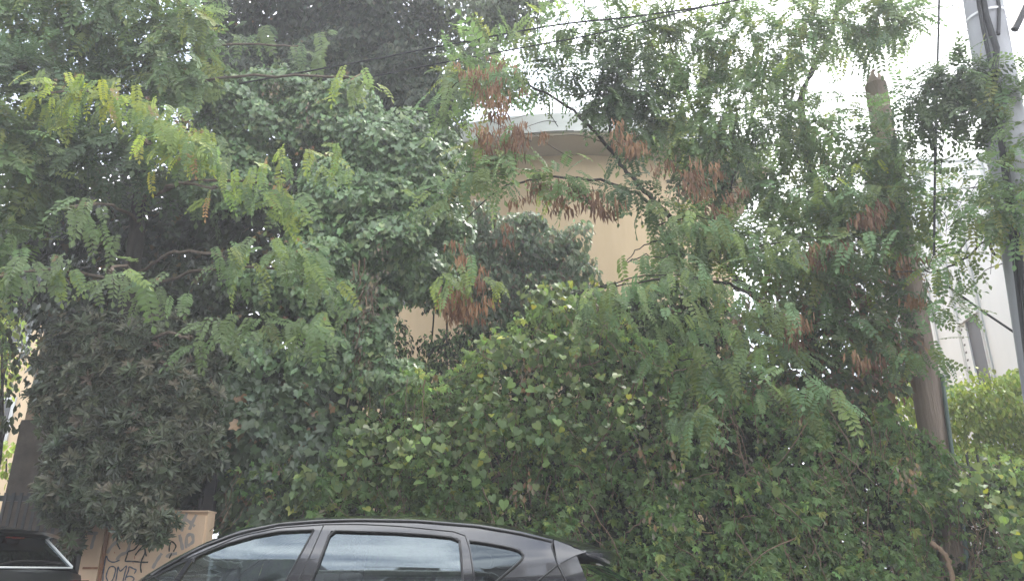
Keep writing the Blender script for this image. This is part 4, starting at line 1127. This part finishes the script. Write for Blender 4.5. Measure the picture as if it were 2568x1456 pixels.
# side frame: rail, pillars, quarter panel
b = MB()
g = on_side(RAIL, WTOP + [(1340, 1372)], 40, 3); both(b, g)
g = on_side([(787, 1327), (830, 1329)], [(690, YB), (766, YB)], 6, 8); both(b, g)                # B pillar
g = on_side([(1148, 1346), (1176, 1352)], [(1165, YB), (1202, YB)], 5, 8); both(b, g)             # C pillar
g = on_side([(470, 1403), (488, 1396)], [(405, YB), (420, YB)], 3, 5); both(b, g)                 # A divider
g = on_side([(1300, 1377), (1313, 1391), (1309, 1403), (1247, 1456), (1200, YB)], [(1388, 1352), (1384, 1366), (1399, 1416), (1419, 1456), (1440, YB)], 12, 6); both(b, g)
b.build('side_frame', M['paint'], car, True)
# glass panels
def panel(name, top, bot, n, rows, off, m):
    g = on_side(top, bot, n, rows, off)
    for sgn in (0, 1):
        b = MB()
        grid(b, g if sgn == 0 else [[flip(p) for p in reversed(row)] for row in g])
        b.build(name, m, car, True)
panel('front_door_window', FG_T, FG_B, 24, 6, -.010, M['glass'])
panel('rear_door_window', [(830, 1330), (990, 1335), (1081, 1341), (1149, 1348)], [(767, YB), (900, YB), (1050, YB), (1164, YB)], 16, 6, -.010, M['glass'])
panel('quarter_window', [(1176, 1354), (1276, 1371), (1302, 1379), (1313, 1391)], [(1203, YB), (1206, 1499), (1247, 1456), (1309, 1403)], 10, 5, -.008, M['glass_dark'])
panel('front_quarter_window', [(345, YB), (388, 1445), (468, 1405)], [(380, YB), (398, 1498), (404, YB)], 8, 3, -.010, M['glass'])
# quarter window inner mask band and gaskets
def gasket(pts, r, name='window_gasket', m='plastic', off=.001):
    q = [S(*p, off) for p in resample(pts, 28)]
    MB().tube(q, r, 6).build(name, M[m], car, True)
    MB().tube([flip(p) for p in q], r, 6).build(name, M[m], car, True)
gasket(FG_T[2:], .0085)
gasket([(787, 1328), (692, YB)], .006)
gasket([(766, YB), (830, 1330), (990, 1335), (1081, 1341), (1146, 1348), (1154, 1357), (1163, YB)], .0085)
gasket([(1178, 1356), (1218, 1361), (1276, 1372), (1302, 1379), (1313, 1391), (1309, 1403), (1247, 1456), (1206, 1497)], .009)
gasket([(812, 1314), (749, 1456), (728, YB)], .0035, 'door_gap')
gasket([(470, 1399), (600, 1343), (700, 1322), (812, 1314), (900, 1313), (1000, 1318), (1081, 1326), (1151, 1333), (1167, 1342), (1175, 1362), (1190, 1456), (1198, YB)], .0035, 'door_gap')
gasket([(380, 1440), (430, 1412), (500, 1374), (600, 1336), (700, 1315), (800, 1307), (900, 1304), (1050, 1307), (1200, 1320), (1300, 1337), (1384, 1357)], .0095, 'roof_channel')
gasket([(1388, 1353), (1383, 1368), (1399, 1416), (1419, 1456), (1440, YB)], .005, 'tailgate_gap')
gasket([(1320, YB), (1348, 1456), (1399, 1416)], .005, 'tailgate_gap')
# roof + windscreen between the two rails
NR = 60
rail = [S(*p) for p in resample(RAIL, NR)]
us = np.linspace(-1, 1, 15)
def roof_row(p):
    row = []
    hw = CYC - p[1]
    scr = np.clip((-1.55 - p[0]) / .9, 0, 1)                     # 1 towards the windscreen foot
    for u in us:
        k = 1 - u * u
        row.append((p[0] - .22 * k * scr, CYC + u * hw, p[2] + .038 * (1 - u ** 4) + .02 * k * scr))
    return row
split = next(i for i, p in enumerate(rail) if p[0] > -1.62)
b = MB(); grid(b, [roof_row(p) for p in rail[split:]]); b.build('roof', M['paint'], car, True)
b = MB(); grid(b, [roof_row(p) for p in rail[:split + 1]]); b.build('windscreen', M['glass'], car, True)
b = MB(); grid(b, [[(x, y, z - .03) for x, y, z in roof_row(p)][1:-1] for p in rail[split + 1:]]); b.build('headlining', M['headlining'], car, True)
# spoiler
p0 = rail[-1]
hw0 = CYC - p0[1]
rows_t, rows_b = [], []
top0 = roof_row(p0)
for u, tp_ in zip(us, top0):
    back = .20 + .26 * (1 - abs(u) ** 2.4)
    ye = CYC + u * hw0 * 1.045
    zt_ = p0[2] - .072 + .006 * (1 - u * u)
    col = [tp_, (p0[0] + back * .5, CYC + u * hw0 * 1.025, p0[2] - .028 + .026 * (1 - u ** 4)), (p0[0] + back - .02, ye, zt_ + .006), (p0[0] + back, ye, zt_ - .014), (p0[0] + back - .025, ye, zt_ - .075 * (1 - u ** 4) - .018), (p0[0] + .13, CYC + u * hw0 * .97, p0[2] - .13 - .02 * u * u)]
    rows_t.append(col)
b = MB(); grid(b, [[rows_t[i][k] for i in range(len(us))] for k in range(6)])
for e in (0, -1):
    c = rows_t[e]; b.add(c, [tuple(range(6))])
b.build('spoiler', M['paint'], car, True)
g = on_side([(1388, 1352), (1420, 1362), (1446, 1373), (1470, 1381)], [(1399, 1416), (1420, 1403), (1446, 1390), (1470, 1383)], 10, 4)
for gg in (g, [[flip(p) for p in reversed(row)] for row in g]):
    b = MB(); grid(b, gg); b.build('spoiler_cheek', M['paint'], car, True)
bl_ = MB().box((p0[0] + .405, CYC, p0[2] - .088), (.012, .30, .014)); bl_.build('brake_light', M['lamp_red'], car)
# rear glass and tail flank
rg = []
for k, (dx, z, f) in enumerate(((.08, p0[2] - .10, .92), (.28, 1.20, .98), (.46, 1.10, 1.02), (.56, .98, 1.06))):
    rg.append([(p0[0] + dx + .05 * (1 - u * u), CYC + u * hw0 * f, z) for u in us])
M['glass_rear'] = glass_material('car_glass_rear', (.015, .018, .018), 1.45)
b = MB(); grid(b, rg); b.build('rear_window', M['glass_rear'], car, True)
g = on_side([(1399, 1416), (1446, 1392)], [(1440, YB), (1490, YB)], 4, 6); b = MB(); both(b, g); b.build('tail_pillar', M['paint'], car, True)
# lower body: lofted closed hull
st = [(-3.78, .50, .40), (-3.74, .60, .30), (-3.6, .74, .22), (-3.2, .86, .19), (-2.7, .95, .19), (-2.36, 1.0, .19), (-1.5, 1.0, .19), (-.5, 1.0, .19), (.2, 1.0, .19), (.55, .99, .2), (.72, .92, .26), (.76, .70, .32)]
rows = []
for X, zt_, zb in st:
    w = [half_w(X, z) for z in (zb, .45, .7, .88)]
    wt = half_w(X, min(zt_, 1.0)) * (.93 if zt_ < .97 else 1.0)
    prof = [(-w[0] * .9, zb), (-w[0], zb + .06), (-w[1], min(.45, zt_ * .6)), (-w[2], min(.70, zt_ * .8)), (-w[3] * .99, min(.88, zt_ * .93)), (-wt, zt_ - .012), (-wt * .6, zt_ + .004), (0, zt_ + .012)]
    prof = prof + [(-a, z) for a, z in reversed(prof[:-1])]
    rows.append([(X, CYC + a, z) for a, z in prof])
b = MB(); grid(b, rows)
b.add(rows[0], [tuple(range(len(rows[0])))]); b.add(rows[-1], [tuple(reversed(range(len(rows[-1]))))])
b.build('body', M['paint'], car, True)
for s_ in (-1, 1):
    MB().box((.735, CYC + s_ * .62, .80), (.09, .22, .26)).build('tail_light', M['lamp_red'], car)
    MB().box((-3.66, CYC + s_ * .55, .66), (.14, .30, .13)).build('headlight', M['lamp_clear'], car)
    hb = MB().box((-.62, CYC + s_ * .885, .83), (.20, .025, .032)); hb.build('door_handle', M['paint'], car)
    hb = MB().box((-1.62, CYC + s_ * .885, .82), (.20, .025, .032)); hb.build('door_handle', M['paint'], car)
    mr = MB().tube([(-2.02, CYC + s_ * .86, 1.0), (-2.04, CYC + s_ * .93, 1.03), (-2.05, CYC + s_ * 1.0, 1.05), (-2.05, CYC + s_ * 1.06, 1.05)], [.03, .06, .075, .05], 8); mr.build('wing_mirror', M['paint'], car, True)
def wheel(parent, X, Y, side, r=.31, w=.19, m_r='alloy'):
    n = 28
    z = r - .012
    b = MB()
    prof = [(-w / 2, r * .68), (-w / 2, r * .92), (-w / 2 + .025, r), (w / 2 - .025, r), (w / 2, r * .92), (w / 2, r * .68)]
    g = [[(X + rr * math.cos(a), Y + yy, z + rr * math.sin(a)) for a in np.linspace(0, 2 * math.pi, n + 1)] for yy, rr in prof]
    grid(b, g)
    wh = b.build('wheel', M['rubber'], parent, True)
    b = MB()
    yo = Y + side * (w / 2 - .03)
    for k in range(7):
        a = 2 * math.pi * k / 7
        c, s2 = math.cos(a), math.sin(a)
        b.add([(X + .03 * -s2, yo, z + .03 * c), (X + r * .68 * c - .025 * s2, yo, z + r * .68 * s2 + .025 * c), (X + r * .68 * c + .025 * s2, yo, z + r * .68 * s2 - .025 * c), (X + .03 * s2, yo, z - .03 * c)], [(0, 1, 2, 3)])
    ring = [(X + r * .68 * math.cos(a), yo, z + r * .68 * math.sin(a)) for a in np.linspace(0, 2 * math.pi, n + 1)]
    ring2 = [(X + r * .60 * math.cos(a), yo, z + r * .60 * math.sin(a)) for a in np.linspace(0, 2 * math.pi, n + 1)]
    b.strip(ring, ring2)
    b.build('rim', M[m_r], wh)
for X in (-2.85, -.15):
    for s_ in (-1, 1):
        wheel(car, X, CYC + s_ * .79, s_)
# seats and wheel inside
for X, seats in ((-1.25, (-.36, .36)), (-.25, (-.36, .36))):
    for dy in seats:
        q = MB().box((X + .02, CYC + dy, 1.02), (.13, .44, .24)); q.build('seat_back', M['interior'], car)
        hr = MB().tube([(X + .06, CYC + dy - .12, 1.22), (X + .06, CYC + dy + .12, 1.22)], .062, 10); hr.build('headrest', M['interior'], car, True)
b = MB()
th = np.linspace(0, 2 * math.pi, 25)
b.tube([(-1.86 + .07 * math.sin(a), CYC - .36 + .17 * math.cos(a), 1.02 + .16 * math.sin(a)) for a in th], .014, 6, False)
b.build('steering_wheel', M['interior'], car, True)

# dark hatchback ahead of it, tail towards us
C2Y = 6.42
c2 = thing('dark_estate_car', 'dark car at the left edge with its sloping rear window showing', 'car', (-5.9, C2Y, -.012))
def c2row(X, zt_, zb, hw_b, hw_t, mid=.9):
    prof = [(-hw_b * .9, zb), (-hw_b, zb + .08), (-hw_b * 1.02, .6), (-hw_b, mid), (-hw_t, zt_ - .02), (-hw_t * .7, zt_ + .015), (0, zt_ + .03)]
    return [(X, C2Y + a, z) for a, z in prof] + [(X, C2Y - a, z) for a, z in reversed(prof[:-1])]
rows = [c2row(X, zt_, zb, hb_, ht_) for X, zt_, zb, hb_, ht_ in ((-7.95, .62, .35, .66, .55), (-7.85, .78, .25, .78, .66), (-7.3, .98, .2, .84, .72), (-6.9, 1.05, .2, .85, .76), (-5, 1.10, .2, .85, .81), (-3.95, 1.14, .2, .82, .80), (-3.78, 1.14, .24, .78, .76), (-3.72, .95, .3, .76, .72), (-3.70, .6, .34, .72, .6))]
b = MB(); grid(b, rows); b.add(rows[0], [tuple(range(13))]); b.add(rows[-1], [tuple(reversed(range(13)))]); b.build('body', M['paint2'], c2, True)
# greenhouse: roof and pillars, with windows between
def gh(X, z, hw): return [(X, C2Y + u * hw, z + .035 * (1 - abs(u) ** 3)) for u in us]
R_TOP = [(-7.0, 1.06, .74), (-6.4, 1.38, .64), (-6.1, 1.49, .60), (-5.4, 1.535, .585), (-4.7, 1.52, .58), (-4.3, 1.49, .57), (-4.04, 1.445, .56)]
b = MB(); grid(b, [gh(*r_) for r_ in R_TOP[2:]]); b.build('roof', M['paint2'], c2, True)
b = MB(); grid(b, [gh(*r_) for r_ in R_TOP[:3]]); b.build('windscreen', M['glass_dark'], c2, True)
def c2s(X, z, s_):
    w = np.interp(z, [1.0, 1.14, 1.3, 1.45, 1.54], [.82, .79, .69, .60, .57]); return np.array((X, C2Y + s_ * w, z))
for s_ in (-1, 1):
    b = MB()
    roofl = [(-6.95, 1.08), (-6.4, 1.37), (-6.1, 1.48), (-5.4, 1.525), (-4.7, 1.51), (-4.3, 1.48), (-4.06, 1.44)]
    wtop = [(-6.75, 1.10), (-6.35, 1.31), (-6.05, 1.41), (-5.4, 1.46), (-4.75, 1.44), (-4.5, 1.40), (-4.35, 1.36)]
    b.strip([c2s(x, z, s_) for x, z in roofl], [c2s(x, z, s_) for x, z in wtop])
    for x0, x1 in ((-5.62, -5.5), (-4.62, -4.54)):
        b.strip([c2s(x0, 1.46, s_), c2s(x1, 1.46, s_)], [c2s(x0 - .04, 1.09, s_), c2s(x1 - .04, 1.09, s_)], 4)
    b.strip([c2s(-4.35, 1.36, s_), c2s(-4.2, 1.24, s_), c2s(-4.3, 1.10, s_)], [c2s(-4.06, 1.44, s_), c2s(-3.93, 1.28, s_), c2s(-3.80, 1.11, s_)], 3)
    b.build('side_frame', M['paint2'], c2, True)
    b = MB(); b.strip([c2s(x, z, s_ ) * (1, 1, 1) - (0, s_ * .012, 0) for x, z in wtop], [c2s(x, 1.09, s_) - (0, s_ * .012, 0) for x, z in wtop], 4); b.build('side_window', M['glass_dark'], c2, True)
# rear screen with its pale edge trims, spoiler
zb_, zt2 = P(100, 1416, 7.0)[2], P(95, 1321, 6.95)[2]
def screen(v, u, o=0.0):                                       # v 0 bottom .. 1 top
    hw = .665 - .14 * v
    return np.array((-3.835 - .20 * v + .035 * (1 - u * u) + o, C2Y + u * hw, 1.19 + (1.425 - 1.19) * v))
b = MB(); grid(b, [[screen(v, u) for u in us] for v in np.linspace(0, 1, 6)]); b.build('rear_window', M['glass_dark'], c2, True)
for s_ in (-1, 1):
    q = [screen(v, s_ * 1.02, .004) for v in np.linspace(-.02, 1, 8)]
    MB().tube(q, .013, 6).build('rear_window_trim', M['metal_trim'], c2, True)
MB().tube([screen(-.04, u, .004) for u in us], .009, 6).build('rear_window_trim', M['metal_trim'], c2, True)
b = MB()
A_ = [(-4.06, C2Y + u * .57, 1.445 + .035 * (1 - abs(u) ** 3)) for u in us]
B_ = [(-3.90 + .03 * (1 - u * u), C2Y + u * .55, 1.43 + .03 * (1 - abs(u) ** 3)) for u in us]
C_ = [(-3.92 + .03 * (1 - u * u), C2Y + u * .55, 1.41 + .03 * (1 - abs(u) ** 3)) for u in us]
D_ = [(-4.03, C2Y + u * .54, 1.41) for u in us]
for a, e in ((A_, B_), (B_, C_), (C_, D_)): b.strip(a, e)
b.build('spoiler', M['paint2'], c2, True)
MB().box((-3.955, C2Y, 1.404), (.03, .20, .010)).build('brake_light', M['lamp_red'], c2)
wq = [screen(.03 + .03 * math.sin(3.0 * k / 11), -.2 + .6 * k / 11, .014) for k in range(12)]
wq2 = smooth_path([screen(.06, -.55, .014), screen(.16, -.2, .016), screen(.17, .35, .016), screen(.12, .8, .014)], 6)
MB().tube(wq2, .007, 5).build('wiper', M['plastic'], c2, True)
for s_ in (-1, 1):
    MB().box((-3.73, C2Y + s_ * .64, .92), (.09, .18, .32)).build('tail_light', M['lamp_red'], c2)
MB().box((-3.685, C2Y, .80), (.012, .50, .11)).build('number_plate', M['lamp_clear'], c2)
for X in (-7.2, -4.55):
    for s_ in (-1, 1):
        wheel(c2, X, C2Y + s_ * .76, s_)

# ------------------------------------------------------------------ thin haze volume, added to imitate the veil of window glare
if VEIL_DENSITY:
    hm = bpy.data.materials.new('glare_veil_volume')
    hm.use_nodes = True
    hn, hl = hm.node_tree.nodes, hm.node_tree.links
    hn.remove(hn['Principled BSDF'])
    pv = hn.new('ShaderNodeVolumePrincipled')
    pv.inputs['Color'].default_value = (.93, .95, 1.0, 1)
    pv.inputs['Density'].default_value = VEIL_DENSITY
    pv.inputs['Anisotropy'].default_value = .2
    hl.new(pv.outputs['Volume'], hn['Material Output'].inputs['Volume'])
    hz = MB().box((0, 0, 8.5), (1900, 1900, 19.4)).build('glare_veil', hm)
    hz['kind'] = 'stuff'
